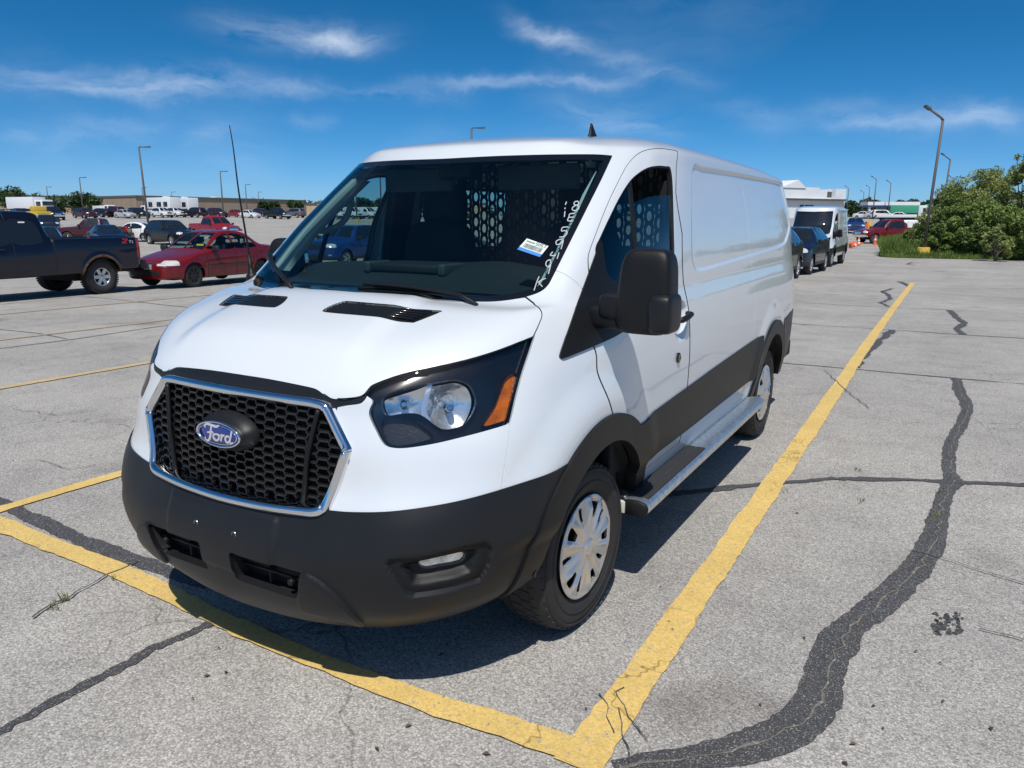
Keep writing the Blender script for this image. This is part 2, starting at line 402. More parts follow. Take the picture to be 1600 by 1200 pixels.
def ground_mat():
    m = bpy.data.materials.new('asphalt_aggregate'); m.use_nodes = True
    nt, N, L, b, tc, noise, vor, ramp, mix = ground_nodes(m)
    v1 = vor(125); sep = N('ShaderNodeSeparateColor'); L(v1.outputs['Color'], sep.inputs[0])
    stone = ramp(sep.outputs[0], [(0, (.16, .155, .15)), (.30, (.28, .275, .265)), (.65, (.35, .345, .335)), (1, (.50, .49, .475))])
    v2 = vor(230); sep2 = N('ShaderNodeSeparateColor'); L(v2.outputs['Color'], sep2.inputs[0])
    stone2 = ramp(sep2.outputs[1], [(0, (.16, .155, .15)), (.6, (.36, .355, .345)), (1, (.52, .51, .49))])
    c = mix(stone, stone2, .42)
    edge = ramp(v1.outputs['Distance'], [(.35, (1, 1, 1)), (.75, (.60, .60, .61))]); c = mix(c, edge, .75, 'MULTIPLY')
    big = ramp(noise(.35, 5, .6).outputs[0], [(.3, (.80, .80, .81)), (.7, (1.10, 1.095, 1.08))]); c = mix(c, big, 1.0, 'MULTIPLY')
    mid = ramp(noise(2.6, 6, .65).outputs[0], [(.32, (.84, .84, .84)), (.5, (1, 1, 1)), (.72, (1.08, 1.08, 1.07))]); c = mix(c, mid, .9, 'MULTIPLY')
    # scattered dark flecks, hairline crazing
    fl = ramp(noise(28, 3, .6).outputs[0], [(.66, (1, 1, 1)), (.74, (.60, .59, .58))]); c = mix(c, fl, .8, 'MULTIPLY')
    wn = noise(1.3, 4, .6); va = N('ShaderNodeVectorMath'); va.operation = 'MULTIPLY_ADD'; L(wn.outputs['Color'], va.inputs[0]); va.inputs[1].default_value = (.6, .6, .6); L(tc.outputs['Object'], va.inputs[2])
    vc = N('ShaderNodeTexVoronoi'); vc.feature = 'DISTANCE_TO_EDGE'; vc.inputs['Scale'].default_value = .75; L(va.outputs[0], vc.inputs['Vector'])
    crk = ramp(vc.outputs['Distance'], [(.0, (.45, .44, .43)), (.006, (1, 1, 1))])
    cm = ramp(noise(.5, 3).outputs[0], [(.50, (0, 0, 0)), (.62, (1, 1, 1))])
    c = mix(c, mix((1., 1., 1.), crk, cm), .85, 'MULTIPLY')
    ox = ramp(noise(.9, 2, .4).outputs[0], [(.66, (1, 1, 1)), (.76, (.66, .645, .63))]); c = mix(c, ox, .85, 'MULTIPLY')
    c = mix(c, (1.34, 1.31, 1.255), 1.0, 'MULTIPLY')
    L(c, b.inputs['Base Color']); b.inputs['Roughness'].default_value = .88; b.inputs['Specular IOR Level'].default_value = .25
    bp = N('ShaderNodeBump'); bp.inputs['Strength'].default_value = .55; bp.inputs['Distance'].default_value = .004
    L(v1.outputs['Distance'], bp.inputs['Height']); bp.invert = True; L(bp.outputs[0], b.inputs['Normal'])
    return m
GROUND = build_ground()
def paint_mat(name, col, wear=.5, thin=.0):
    m = bpy.data.materials.new(name); m.use_nodes = True
    nt, N, L, b, tc, noise, vor, ramp, mix = ground_nodes(m)
    v1 = vor(120); sep = N('ShaderNodeSeparateColor'); L(v1.outputs['Color'], sep.inputs[0])
    var = ramp(sep.outputs[0], [(0, (.78, .78, .78)), (1, (1.10, 1.10, 1.10))]); c = mix(col, var, .8, 'MULTIPLY')
    big = ramp(noise(3, 5, .6).outputs[0], [(.3, (.88, .88, .86)), (.7, (1.06, 1.06, 1.06))]); c = mix(c, big, 1.0, 'MULTIPLY')
    fl = noise(60 if name != 'tar_sealer' else 170, 4, .65); sp = ramp(fl.outputs[0], [(.64-.16*wear, (0, 0, 0)), (.74-.14*wear, (1, 1, 1))])
    under = ramp(sep.outputs[1], [(0, (.16, .155, .15)), (1, (.45, .44, .42))]); c = mix(c, under, sp)
    if thin: c = mix(c, under, thin)
    wn = noise(2.3, 4, .6); va = N('ShaderNodeVectorMath'); va.operation = 'MULTIPLY_ADD'; L(wn.outputs['Color'], va.inputs[0]); va.inputs[1].default_value = (.5, .5, .5); L(tc.outputs['Object'], va.inputs[2])
    vc = N('ShaderNodeTexVoronoi'); vc.feature = 'DISTANCE_TO_EDGE'; vc.inputs['Scale'].default_value = 2.1; L(va.outputs[0], vc.inputs['Vector'])
    crk = ramp(vc.outputs['Distance'], [(.0, (.30, .27, .2)), (.012, (1, 1, 1))]); cm = ramp(noise(1.1, 3).outputs[0], [(.50, (0, 0, 0)), (.60, (1, 1, 1))])
    c = mix(c, mix((1., 1., 1.), crk, cm), .8, 'MULTIPLY')
    L(c, b.inputs['Base Color']); b.inputs['Roughness'].default_value = .75
    bp = N('ShaderNodeBump'); bp.inputs['Strength'].default_value = .35; bp.inputs['Distance'].default_value = .003; L(v1.outputs['Distance'], bp.inputs['Height']); bp.invert = True; L(bp.outputs[0], b.inputs['Normal'])
    return m
YEL = (.74, .52, .17)
M_yel = paint_mat('yellow_road_paint', YEL, .35); M_yel2 = paint_mat('faded_yellow_paint', YEL, .8, .25); M_yel3 = paint_mat('worn_yellow_paint', YEL, 1.0, .55)
M_tar = paint_mat('tar_sealer', (.058, .058, .061), .62); M_tar2 = paint_mat('old_tar_joint', (.075, .074, .074), .6)
_rg = random.Random(7)
def strip(name, pts, w, m, z, label, cat=None, jag=.0035, step=.05, seed=0, kind='structure', path=0.0):
    """a ribbon on the ground with uneven edges; pts in metres"""
    P = np.array(pts, float)[:, :2]; seg = np.linalg.norm(np.diff(P, axis=0), axis=1); T = np.concatenate([[0], np.cumsum(seg)])
    n = max(2, int(T[-1]/step)); t = np.linspace(0, T[-1], n+1); Q = np.stack([np.interp(t, T, P[:, k]) for k in (0, 1)], 1)
    D = np.gradient(Q, axis=0); D /= np.linalg.norm(D, axis=1, keepdims=True)+1e-9; Nn = np.stack([-D[:, 1], D[:, 0]], 1)
    rg = np.random.RandomState(seed); W = np.interp(t, T, w) if hasattr(w, '__len__') else np.full(n+1, w)
    def wob():
        a = rg.randn(n+1)*jag*.8; k = np.interp(np.arange(n+1), np.arange(0, n+6, 5), rg.randn(len(np.arange(0, n+6, 5))))*jag*1.3; return a+k
    if path: Q = Q+Nn*(np.interp(np.arange(n+1), np.arange(0, n+4, 3), rg.randn(len(np.arange(0, n+4, 3))))*path)[:, None]
    A = Q+Nn*(W/2+wob())[:, None]; B = Q-Nn*(W/2+wob())[:, None]
    V = [(p[0], p[1], float(gz(*p))+z) for p in A]+[(p[0], p[1], float(gz(*p))+z) for p in B]
    o = mesh_obj(name, V, [(k+n+1, k+n+2, k+1, k) for k in range(n)], m, smooth=False)
    o['kind'] = kind; o['label'] = label; return o
def gp(pts): return [gpx(*p)[:2] for p in pts]
strip('parking_line', [(1.316,-.80),(1.315,0),(1.29,3.5),(1.187,14),(1.11,23.5)], .134, M_yel, .008, 'yellow parking line running beside the white van to the grass', seed=1)
strip('parking_line', [(-7.5,-.70),(-4,-.71),(-2.4,-.715),(-1.2,-.715),(0,-.79),(.5,-.785),(1.245,-.738),(1.34,-.735)], [.115,.115,.12,.11,.09,.10,.12,.12], M_yel, .0098, 'yellow cross line passing in front of the white van', seed=2)
strip('parking_line', [(-2.49,-.66),(-2.47,2),(-2.5,14)], .11, M_yel, .008, 'yellow parking line on the far side of the white van', seed=3)
strip('parking_line', [(-5.94,-3),(-5.90,2.7),(-5.9,13)], .11, M_yel2, .008, 'faded yellow parking line one stall away from the van', seed=4)
for k, (xx, mm) in enumerate(((-9.35, M_yel3), (-12.8, M_yel3), (-16.2, M_yel3))):
    strip('parking_line', [(xx,-6),(xx+.05,4),(xx,15)], .11, mm, .008, 'nearly worn away yellow parking line towards the dark pickup', seed=5+k)['group'] = 'worn parking lines'
strip('parking_line', [(4.75,7),(4.72,14),(4.6,24)], .12, M_yel2, .008, 'yellow parking line one stall beyond the open stall', seed=9)
# tar-filled cracks traced from the photograph
BIGC = [(1495,592),(1500,615),(1511,632),(1507,650),(1495,676),(1484,700),(1484,736),(1489,754),(1477,771),(1466,808),(1461,838),(1434,884),(1391,931),(1343,970),(1308,1005),(1291,1048),(1278,1096),(1243,1135),(1200,1158),(1120,1180),(1040,1191),(960,1202)]
BIGW = [.10,.10,.10,.09,.09,.085,.09,.13,.09,.10,.11,.13,.14,.14,.15,.15,.15,.15,.15,.13,.10,.07]
_bp = smoothpoly(gp(BIGC), False, 4); _bw = np.interp(np.linspace(0, 1, len(_bp)), np.linspace(0, 1, len(BIGW)), BIGW)
strip('sealed_crack', _bp, _bw, M_tar, .004, 'wide winding tar-sealed crack in the open stall', jag=.0045, step=.03, seed=11)
strip('crack_line', _bp+np.array([.01, .01]), .007, paint_mat('crack_dust', (.17, .155, .13), .6), .007, 'pale crack reopened along the middle of the wide tar seal', jag=.0015, step=.02, seed=31, path=.008)
strip('sealed_crack', gp([(1000,782),(1060,772),(1130,764),(1220,755),(1300,748),(1400,750),(1480,753),(1600,758),(1760,764),(2600,800)]), .065, M_tar, .0055, 'straight tar-sealed joint passing under the van to the side', jag=.006, step=.03, seed=12)
strip('sealed_crack', gp([(-60,765),(0,785),(37,803),(100,832),(175,865),(225,880),(265,896),(330,915)]), [.07,.08,.10,.10,.10,.09,.09,.09], M_tar, .004, 'tar-sealed crack lying along the yellow cross line', jag=.005, step=.03, seed=13)
strip('sealed_crack', gp([(-80,1180),(0,1143),(100,1090),(200,1037),(335,972)]), [.06,.06,.065,.06,.055], M_tar, .004, 'tar-sealed crack ending at the yellow cross line before the van', jag=.006, step=.02, seed=14)
strip('sealed_crack', gp([(1338,575),(1350,556),(1362,545),(1375,532),(1395,516)]), [.05,.09,.09,.10,.12], M_tar, .004, 'short tar patch touching the long yellow line', jag=.012, step=.03, seed=15)
strip('sealed_crack', gp([(1483,485),(1494,496),(1507,505),(1495,514),(1504,523)]), .11, M_tar, .004, 'short zigzag tar seal out in the open lot', jag=.012, step=.04, seed=16)
strip('sealed_crack', gp([(1395,451),(1377,456),(1388,460),(1391,467),(1375,473),(1389,479)]), .10, M_tar, .004, 'small curled tar seal left of the long yellow line', jag=.012, step=.05, seed=17)
strip('sealed_crack', gp([(1405,440),(1412,443),(1422,448)]), .14, M_tar, .004, 'tiny tar seal crossing the far end of the yellow line', jag=.01, step=.06, seed=18)
strip('sealed_crack', gp([(1450,410),(1425,410),(1417,413),(1430,415)]), .12, M_tar2, .004, 'curved tar mark near the grass edge', jag=.01, step=.1, seed=19)
for k, (pts, w) in enumerate([([(1190,566),(1218,567),(1300,574),(1400,583),(1500,592),(1620,602)], .03), ([(1215,504),(1300,510),(1400,516),(1500,523),(1620,530)], .03), ([(1230,472),(1340,478),(1480,484),(1620,492)], .03), ([(1235,450),(1380,456),(1620,468)], .035), ([(1240,437),(1440,445),(1620,452)], .03),
        ([(-60,552),(0,545),(125,529),(250,510),(330,500)], .035), ([(-40,511),(0,515),(60,521),(105,530)], .025), ([(128,463),(190,469),(260,477),(330,484)], .03), ([(-40,478),(0,476),(60,470),(128,463)], .03)]):
    strip('pavement_joint', gp(pts), w, M_tar2, .004, 'thin dark pavement joint crossing the lot', jag=.004, step=.12, seed=20+k)['group'] = 'thin joints across the lot'
hl = [([(48,968),(85,945),(110,935),(160,905),(216,879)], .010), ([(1010,1160),(968,1100),(962,1085),(975,1078)], .003), ([(985,1195),(972,1150),(966,1110)], .003), ([(935,1088),(950,1110),(960,1150)], .003), ([(1290,580),(1310,600),(1330,618),(1360,640)], .008), ([(1420,860),(1460,870),(1520,890),(1600,915)], .007), ([(60,720),(110,735),(150,728)], .006), ([(20,640),(90,650),(160,640)], .006), ([(1530,985),(1570,993),(1600,1003)], .008)]
for k, (pts, w) in enumerate(hl):
    strip('hairline_crack', gp(pts), w, M_tar2, .0125, 'thin hairline crack in the asphalt', jag=.0008, step=.02, seed=50+k, path=.006)['group'] = 'hairline cracks'
# three black scuffs and weeds in the seams
b = MB(); rg = random.Random(3)
for cx in (1464, 1480, 1497):
    for k in range(34):
        p = gpx(cx+rg.gauss(0, 4), 958+rg.random()*34); s_ = .004+.007*rg.random(); a = rg.random()*3
        b.add([(p[0]+s_*math.cos(a+q)*(.7+.6*rg.random()), p[1]+s_*1.6*math.sin(a+q), p[2]+.003) for q in (0, 1.2, 2.5, 3.8, 5.0)], [(0, 1, 2, 3, 4)])
tag(b.build('tar_splash', M_tar, fix=False), 'three black speckled splashes on the open stall', None, None, 'stuff')
M_weed = mat('weed_green', (.10, .13, .03), .8, vary=.4, vscale=30)
b = MB()
for (px, py, n, sp) in ((1462,806,26,8),(1470,770,14,6),(1340,735,16,5),(1347,783,12,4),(1505,640,10,5),(1486,690,10,5),(100,937,26,9),(85,947,16,8),(178,905,8,6),(1225,766,8,6),(1500,600,8,5)):
    for k in range(n):
        p = gpx(px+rg.gauss(0, sp*.6), py+rg.gauss(0, sp*.45)); h = .012+.02*rg.random(); a = rg.random()*6.28; l = .012+.015*rg.random()
        d = np.array([math.cos(a), math.sin(a)]); q = np.array([-d[1], d[0]])*.003
        b.add([(p[0]-q[0], p[1]-q[1], p[2]+.004), (p[0]+q[0], p[1]+q[1], p[2]+.004), (p[0]+d[0]*l, p[1]+d[1]*l, p[2]+h)], [(0, 1, 2)])
tag(b.build('weeds', M_weed, fix=False), 'tiny weeds growing in the tar seams', None, None, 'stuff')
# fallen leaves and grit
b = MB()
for k in range(46):
    px, py = rg.uniform(20, 1580), 560+640*rg.random()**.8
    p = gpx(px, py); s_ = .006+.010*rg.random(); a = rg.random()*6
    b.add([(p[0]+s_*math.cos(a), p[1]+s_*math.sin(a), p[2]+.005), (p[0]+.5*s_*math.cos(a+1.5), p[1]+.5*s_*math.sin(a+1.5), p[2]+.010), (p[0]-s_*math.cos(a), p[1]-s_*math.sin(a), p[2]+.006), (p[0]-.5*s_*math.cos(a+1.5), p[1]-.5*s_*math.sin(a+1.5), p[2]+.012)], [(0, 1, 2, 3)])
tag(b.build('litter_leaves', mat('dry_leaf', (.10, .055, .03), .8, vary=.5, vscale=3), fix=False), 'scattered dry leaf bits on the asphalt', None, None, 'stuff')
# ================================================================ the white van: skin
def van_net():
    SY = [.5, 1.1, 1.8, 2.6, 3.3, 3.95]            # side stations (y) for low levels
    L = []
    def level(front, sz, sx, yo=(0, 0, 0, 0, 0, 0), rear=4.5, rx=None):
        pts = [tuple(p) for p in front]
        for k, y in enumerate(SY):
            tp = 0.012*max(0, y-1.1)
            pts.append((sx[min(k, len(sx)-1)]-tp*(1 if sx[0] > .3 else 0), y+yo[k], sz[min(k, len(sz)-1)]))
        x = pts[-1][0]; z = pts[-1][2]
        pts += [(x*.972, rear-.2, z), (x*.90, rear-.05, z), (x*.5, rear, z), (0, rear+.01, z)]
        L.append(pts)
    level([(0,-.945,.275),(.28,-.92,.275),(.5,-.85,.275),(.68,-.76,.295),(.83,-.63,.335),(.93,-.49,.39),(.975,-.28,.43),(.985,.05,.43)], [.43], [.985])
    level([(0,-1.005,.38),(.28,-.995,.38),(.5,-.96,.38),(.715,-.875,.39),(.87,-.715,.41),(.965,-.52,.45),(1.0,-.28,.50),(1.0,.05,.50)], [.50], [1.0])
    level([(0,-1.03,.54),(.28,-1.022,.54),(.5,-.995,.54),(.725,-.915,.545),(.895,-.745,.55),(.985,-.53,.56),(1.015,-.28,.58),(1.017,.05,.58)], [.58], [1.015])
    level([(0,-.995,.665),(.28,-.985,.665),(.48,-.957,.675),(.72,-.892,.69),(.892,-.73,.70),(.985,-.525,.70),(1.02,-.28,.70),(1.027,.05,.70)], [.70], [1.027])
    level([(0,-.945,.79),(.28,-.935,.79),(.5,-.912,.79),(.71,-.845,.80),(.885,-.69,.81),(.98,-.51,.815),(1.022,-.28,.82),(1.03,.05,.82)], [.82], [1.03])
    level([(0,-.935,.93),(.28,-.925,.93),(.51,-.895,.93),(.705,-.815,.935),(.872,-.66,.945),(.965,-.50,.95),(1.015,-.27,.95),(1.03,.05,.95)], [.95], [1.033])
    level([(0,-.905,1.05),(.28,-.895,1.05),(.52,-.86,1.045),(.685,-.775,1.045),(.842,-.62,1.05),(.94,-.48,1.055),(.99,-.26,1.06),(1.02,.05,1.06)], [1.06], [1.03])
    level([(0,-.885,1.12),(.28,-.875,1.12),(.53,-.84,1.115),(.68,-.745,1.13),(.82,-.60,1.15),(.91,-.45,1.15),(.965,-.25,1.16),(1.005,.05,1.16)], [1.16], [1.022])
    level([(0,-.74,1.25),(.28,-.73,1.248),(.5,-.70,1.24),(.66,-.635,1.25),(.80,-.515,1.255),(.875,-.385,1.255),(.93,-.20,1.245),(.98,.07,1.25)], [1.255], [1.008])
    level([(0,-.42,1.367),(.28,-.42,1.362),(.5,-.41,1.347),(.65,-.38,1.34),(.77,-.32,1.336),(.842,-.232,1.338),(.89,-.11,1.335),(.95,.12,1.34)], [1.34], [.985,.990])
    level([(0,-.235,1.388),(.28,-.228,1.388),(.5,-.205,1.384),(.65,-.17,1.38),(.76,-.125,1.378),(.825,-.075,1.385),(.875,0.0,1.395),(.93,.18,1.40)], [1.405], [.966,.983])
    level([(0,.065,1.67),(.28,.075,1.67),(.5,.11,1.668),(.64,.16,1.666),(.73,.205,1.665),(.785,.25,1.665),(.845,.32,1.665),(.887,.45,1.665)], [1.665], [.922,.953], (.2,.05,0,0,0,0), 4.47)
    level([(0,.385,1.955),(.28,.40,1.955),(.5,.45,1.953),(.64,.525,1.95),(.71,.59,1.948),(.745,.64,1.945),(.80,.72,1.94),(.838,.82,1.935)], [1.93,1.925], [.868,.892], (.46,.2,.05,0,0,-.02), 4.40)
    level([(0,.50,2.03),(.28,.52,2.03),(.5,.57,2.03),(.62,.65,2.02),(.69,.73,2.018),(.725,.78,2.018),(.765,.86,2.022),(.797,.95,2.026)], [2.033,2.038,2.038,2.038,2.034,2.018], [.82,.845,.855], (.6,.3,.1,0,0,-.05), 4.33)
    level([(0,.75,2.073),(.25,.77,2.072),(.42,.83,2.068),(.5,.89,2.07),(.54,.93,2.073),(.565,.98,2.077),(.585,1.05,2.082),(.6,1.13,2.087)], [2.092,2.097,2.099,2.098,2.09,2.068], [.61,.62,.63], (.72,.4,.15,0,0,-.1), 4.2)
    level([(0,1.0+.02*k,2.088+.002*k) for k in range(8)], [2.106,2.112,2.114,2.113,2.105,2.083], [0.0], (.75,.45,.15,0,0,-.15), 4.1)
    return np.array(L).transpose(1, 0, 2)           # station, level, 3
NET = van_net()
def van_grid():
    su = np.linalg.norm(np.diff(NET, axis=0), axis=2); sv = np.linalg.norm(np.diff(NET, axis=1), axis=2)
    ulen = np.percentile(su, 80, axis=1); vlen = sv[:9].max(0)
    tu = dense_param(ulen, [.0085]*6+[.011]*2+[.016]*5+[.02]*2+[.06]*2)
    tv = dense_param(vlen, [.007]*3+[.011]*10+[.03]*2)
    A = herm(NET, np.arange(NET.shape[0]), tu)
    B = np.swapaxes(herm(np.swapaxes(A, 0, 1), np.arange(NET.shape[1]), tv), 0, 1)
    x0 = B[0].copy()
    # reflect across the centre plane when blurring so the two halves join smoothly
    def bl(B, s):
        k = int(3*s+1); mir = B[1:k+1][::-1]*np.array([-1, 1, 1]); mir2 = B[-k-1:-1][::-1]*np.array([-1, 1, 1])
        X = np.concatenate([mir, B, mir2]); X = blur(X, s, 0)[k:-k]; return X
    B = bl(B, 3.2); B = blur(B, 2.6, 1)
    B[0, :, 0] = 0; B[-1, :, 0] = 0; B[:, -1, 0] = 0
    return B, tu, tv
VG, VTU, VTV = van_grid()
VN = grid_normals(VG); VN[:, -1] = (0, 0, 1); VN[0, :, 0] = 0
def sstep(e0, e1, x): t = np.clip((x-e0)/(e1-e0), 0, 1); return t*t*(3-2*t)

# base surface used to carry photograph outlines onto the body
def make_bvh(G):
    nu, nv = G.shape[:2]; idx = np.arange(nu*nv).reshape(nu, nv)
    Q = np.stack([idx[:-1, :-1], idx[1:, :-1], idx[1:, 1:], idx[:-1, 1:]], -1).reshape(-1, 4)
    return BVHTree.FromPolygons(G.reshape(-1, 3).tolist(), Q.tolist())
VBVH = make_bvh(VG); NVc = VG.shape[1]-1
def cast(px, py):
    loc, n, i, d = VBVH.ray_cast(Vector(CAMP), Vector(ray(px, py)))
    return loc, n, i
def px_uv(pts):
    out = []
    for a, b in pts:
        loc, n, i = cast(a, b)
        if loc is None: print('MISS', a, b); continue
        iu, iv = divmod(i, NVc); p = np.array(loc); o = VG[iu, iv]
        e1 = VG[iu+1, iv]-o; e2 = VG[iu, iv+1]-o; w = p-o
        g = np.array([[e1@e1, e1@e2], [e1@e2, e2@e2]]); s = np.linalg.solve(g, [w@e1, w@e2])
        out.append((iu+s[0], iv+s[1]))
    return np.array(out)
UU, VV_ = np.meshgrid(np.arange(VG.shape[0]), np.arange(VG.shape[1]), indexing='ij')
def uv_scale(uv):
    i = np.clip(uv[:, 0].astype(int), 0, VG.shape[0]-2); j = np.clip(uv[:, 1].astype(int), 0, VG.shape[1]-2)
    return float(np.linalg.norm(VG[i+1, j]-VG[i, j], axis=1).mean()), float(np.linalg.norm(VG[i, j+1]-VG[i, j], axis=1).mean())
def uvfield(pts, closed=True, smooth=6, extend=0):
    uv = px_uv(smoothpoly(pts, closed, smooth) if smooth else pts)
    if extend:                              # prolong both ends of an open line
        a, b = uv[0]-uv[1], uv[-1]-uv[-2]; a /= np.linalg.norm(a); b /= np.linalg.norm(b)
        uv = np.concatenate([[uv[0]+a*extend], uv, [uv[-1]+b*extend]])
    a, b = uv_scale(uv)
    return sdf_poly(UU*a, VV_*b, uv*np.array([a, b]), closed)
X, Y, Z = VG[..., 0], VG[..., 1], VG[..., 2]
SIDE = (VN[..., 0] > .45)
def yzfield(poly, closed=True, smooth=0):
    P = smoothpoly(poly, closed, smooth) if smooth else poly
    f = sdf_poly(Y, Z, P, closed); return np.where(SIDE | (X > .9), f, np.abs(f)+1)

# ---- outlines traced on the photograph
PX_LAMP = [(568,612),(585,592),(600,586),(630,577),(680,566),(730,554),(780,539),(822,522),(836,520),(831,541),(817.5,582),(807,620),(798,657),(792,663),(767,671),(730,681),(680,693),(635,700),(610,699),(598,692),(587,672),(577.5,652),(577,640),(582,626)]
PX_STRIP = [(505,614),(517,622),(540,624.5),(566,619),(575,616),(570,625),(562,631),(540,634),(517,639),(508,640)]
PX_HOODFRONT = [(246,571.5),(280,573),(320,577),(360,582),(420,592),(480,604),(496,609),(508,618),(520,623),(545,623),(566,619),(575,610),(585,601),(630,585),(680,574),(730,562.5),(780,547),(833,526)]
PX_BUMPTOP = [(470,800),(514,797),(552,800),(617,798.5),(705,785),(781,765),(836,745),(862,733)]
PX_FOGB = [(603.5,877),(652.5,870),(705,857.6),(750.5,846),(764.5,849),(770,858.5),(764.5,885),(754,904),(745,911),(705,923),(661,931),(638.5,931),(623,916)]
PX_FOGI = [(626,885),(679,872.5),(740,860),(750,866),(743.5,886.5),(733,900.5),(687.5,913),(647,917),(635,902)]
PX_FOGL = [(656,884),(696,874),(733,867),(735,872.5),(728.6,887),(698,893.5),(665.6,898)]
PX_INTAKE = [(364,861),(380,866),(409,875),(455,889),(474,895),(473,905),(471,925),(468,931),(457,932),(422.5,921),(378,906),(371,902),(366,880)]
PX_TRAP = [(473,898),(495,904),(525.6,928),(552,954),(569,972),(540,966),(508,958),(471,945)]
PX_WS = [(957,243),(930,241),(880,241),(825,242),(767,244),(709,247),(660,250.5),(631,253),(600,256.5),(565,260)]
PX_WSR = [(957,243),(954,250),(940,280),(920,320),(900,360),(880,400),(864,432),(856,446),(844,456),(821,464),(790,469.5),(757,471.5),(705,469.5),(630,465),(530,459),(480,456)]
PX_VENT = [(507,489),(520,482),(538,476),(545,475.5),(610,481),(684,485.5),(688,487.5),(668,496),(648,503.5),(640,504),(570,498),(511,492.5)]
PX_WIN = [(1048,263),(1040,259.6),(1026,259),(1012,262),(998,270),(984,283),(968,308),(952,340),(938,370),(930,392),(938,430),(948,466),(975,470),(1010,466),(1045,446),(1053,424),(1054.5,400),(1054,370),(1052,290)]
PX_DIV = [(985,276),(990,320),(994,370),(998,420),(1001,465)]
PX_SAIL = [(938,376),(930,396),(922,418),(905,464),(889,510),(874,553),(876,560),(884,559),(927,541),(968,521),(985,500),(975,455),(948,430),(942,400)]
PX_DOORTOP = [(1058,236),(1045,233.5),(1030,232),(1012,234),(996,241),(980,258),(964,288),(948,322),(930,368),(920,396),(919,412),(920,424)]
PX_DOORFRONT = [(927,539),(932,556),(933,580),(940,609),(949,641),(952,655)]
PX_HOODSIDE = [(833,526),(842,507),(847,491),(840,479),(821,464)]
PX_FASCIASEAM = [(797,662),(794,690),(789,725),(783,766)]
PX_COWLSEAM = [(872,424),(880,427),(890,433),(900,441),(909,450)]

def poly_mir(h): return [(x, z) for x, z in h]+[(-x, z) for x, z in h[::-1] if x > 1e-6]
GRILLE_O = [(0,1.082),(.30,1.082),(.375,1.080),(.415,1.072),(.437,1.052),(.517,.945),(.522,.93),(.520,.912),(.468,.752),(.452,.722),(.42,.706),(.36,.700),(.2,.690),(0,.686)]
# ================================================================ relief, fields and parts of the van
PX_PANEL = [(1083,262),(1100,260.5),(1140,267),(1173,274),(1210,282),(1224,289),(1230,305),(1234,335),(1235,352),(1231,372),(1222,385),(1185,397.5),(1140,411),(1095,424),(1086,418),(1082,400),(1081,340)]
def loc_yz(y, z):
    l, n, i, d = VBVH.ray_cast(Vector((3, y, z)), Vector((-1, 0, 0))); return l, n, i
def yz_uv(pts):
    out = []
    for y, z in pts:
        l, n, i = loc_yz(y, z); iu, iv = divmod(i, NVc); o = VG[iu, iv]; e1 = VG[iu+1, iv]-o; e2 = VG[iu, iv+1]-o; w = np.array(l)-o
        out.append((iu+(w@e1)/(e1@e1), iv+(w@e2)/(e2@e2)))
    return np.array(out)
def uvpoly_field(uv, closed=True):
    inner = uv[(uv[:, 0] >= 0)]
    a, b = uv_scale(inner); return sdf_poly(UU*a, VV_*b, uv*np.array([a, b]), closed)
def front_uv(x, z):
    l, n, i, d = VBVH.ray_cast(Vector((x, -3, z)), Vector((0, 1, 0))); iu, iv = divmod(i, NVc)
    o = VG[iu, iv]; e1 = VG[iu+1, iv]-o; e2 = VG[iu, iv+1]-o; w = np.array(l)-o
    return (iu+(w@e1)/(e1@e1), iv+(w@e2)/(e2@e2))
f_panel = uvpoly_field(px_uv(smoothpoly(PX_PANEL, True, 5)))
RF = np.hypot(Y, Z-.352); RR = np.hypot(Y-3.3, Z-.352)
lampf = uvfield(PX_LAMP)
FRONT = Y < -.35
gr_f = np.where(FRONT & (Z < 1.1), sdf_poly(X, Z, smoothpoly(poly_mir(GRILLE_O), True, 3)), 1.0)
disp = np.zeros_like(X)
disp += -.013*sstep(.0, -.022, f_panel)*SIDE
sidew = sstep(.3, .7, VN[..., 0])
disp += .020*(1-sstep(.60, .76, RF))*sidew*sstep(.55, .62, Z) + .016*(1-sstep(.60, .74, RR))*sidew
hoodw = sstep(.55, .8, VN[..., 2])*(Y < -.22)*(Z < 1.45)
disp += .012*(1-sstep(.40, .50, X+.10*(Y+.85)))*hoodw*sstep(-.20, -.30, Y)*sstep(-.86, -.72, Y)
disp += .010*(1-sstep(.262, .285, X))*sstep(.44, .465, Z)*(1-sstep(.655, .685, Z))*(Y < -.9)
f_handle = uvfield([(1058,478),(1066,470),(1073,480),(1074,500),(1071,522),(1064,531),(1057,525),(1055,500)])
disp += -.028*sstep(.004, -.022, f_handle)
f_fogb = uvfield(PX_FOGB); f_fogi = uvfield(PX_FOGI); f_fogl = uvfield(PX_FOGL)
disp += -.014*sstep(.002, -.004, f_fogb) - .006*sstep(.001, -.004, f_fogi) - .028*sstep(.001, -.022, f_fogi)
f_trap = uvfield(PX_TRAP)
disp += .010*sstep(.004, -.004, f_trap)
VG2 = VG+VN*disp[..., None]
VN2 = grid_normals(VG2); VN2[:, -1] = (0, 0, 1); VN2[0, :, 0] = 0; VN2[0] /= np.linalg.norm(VN2[0], axis=1, keepdims=True)+1e-9
SK = Skin(VG2, VN2)
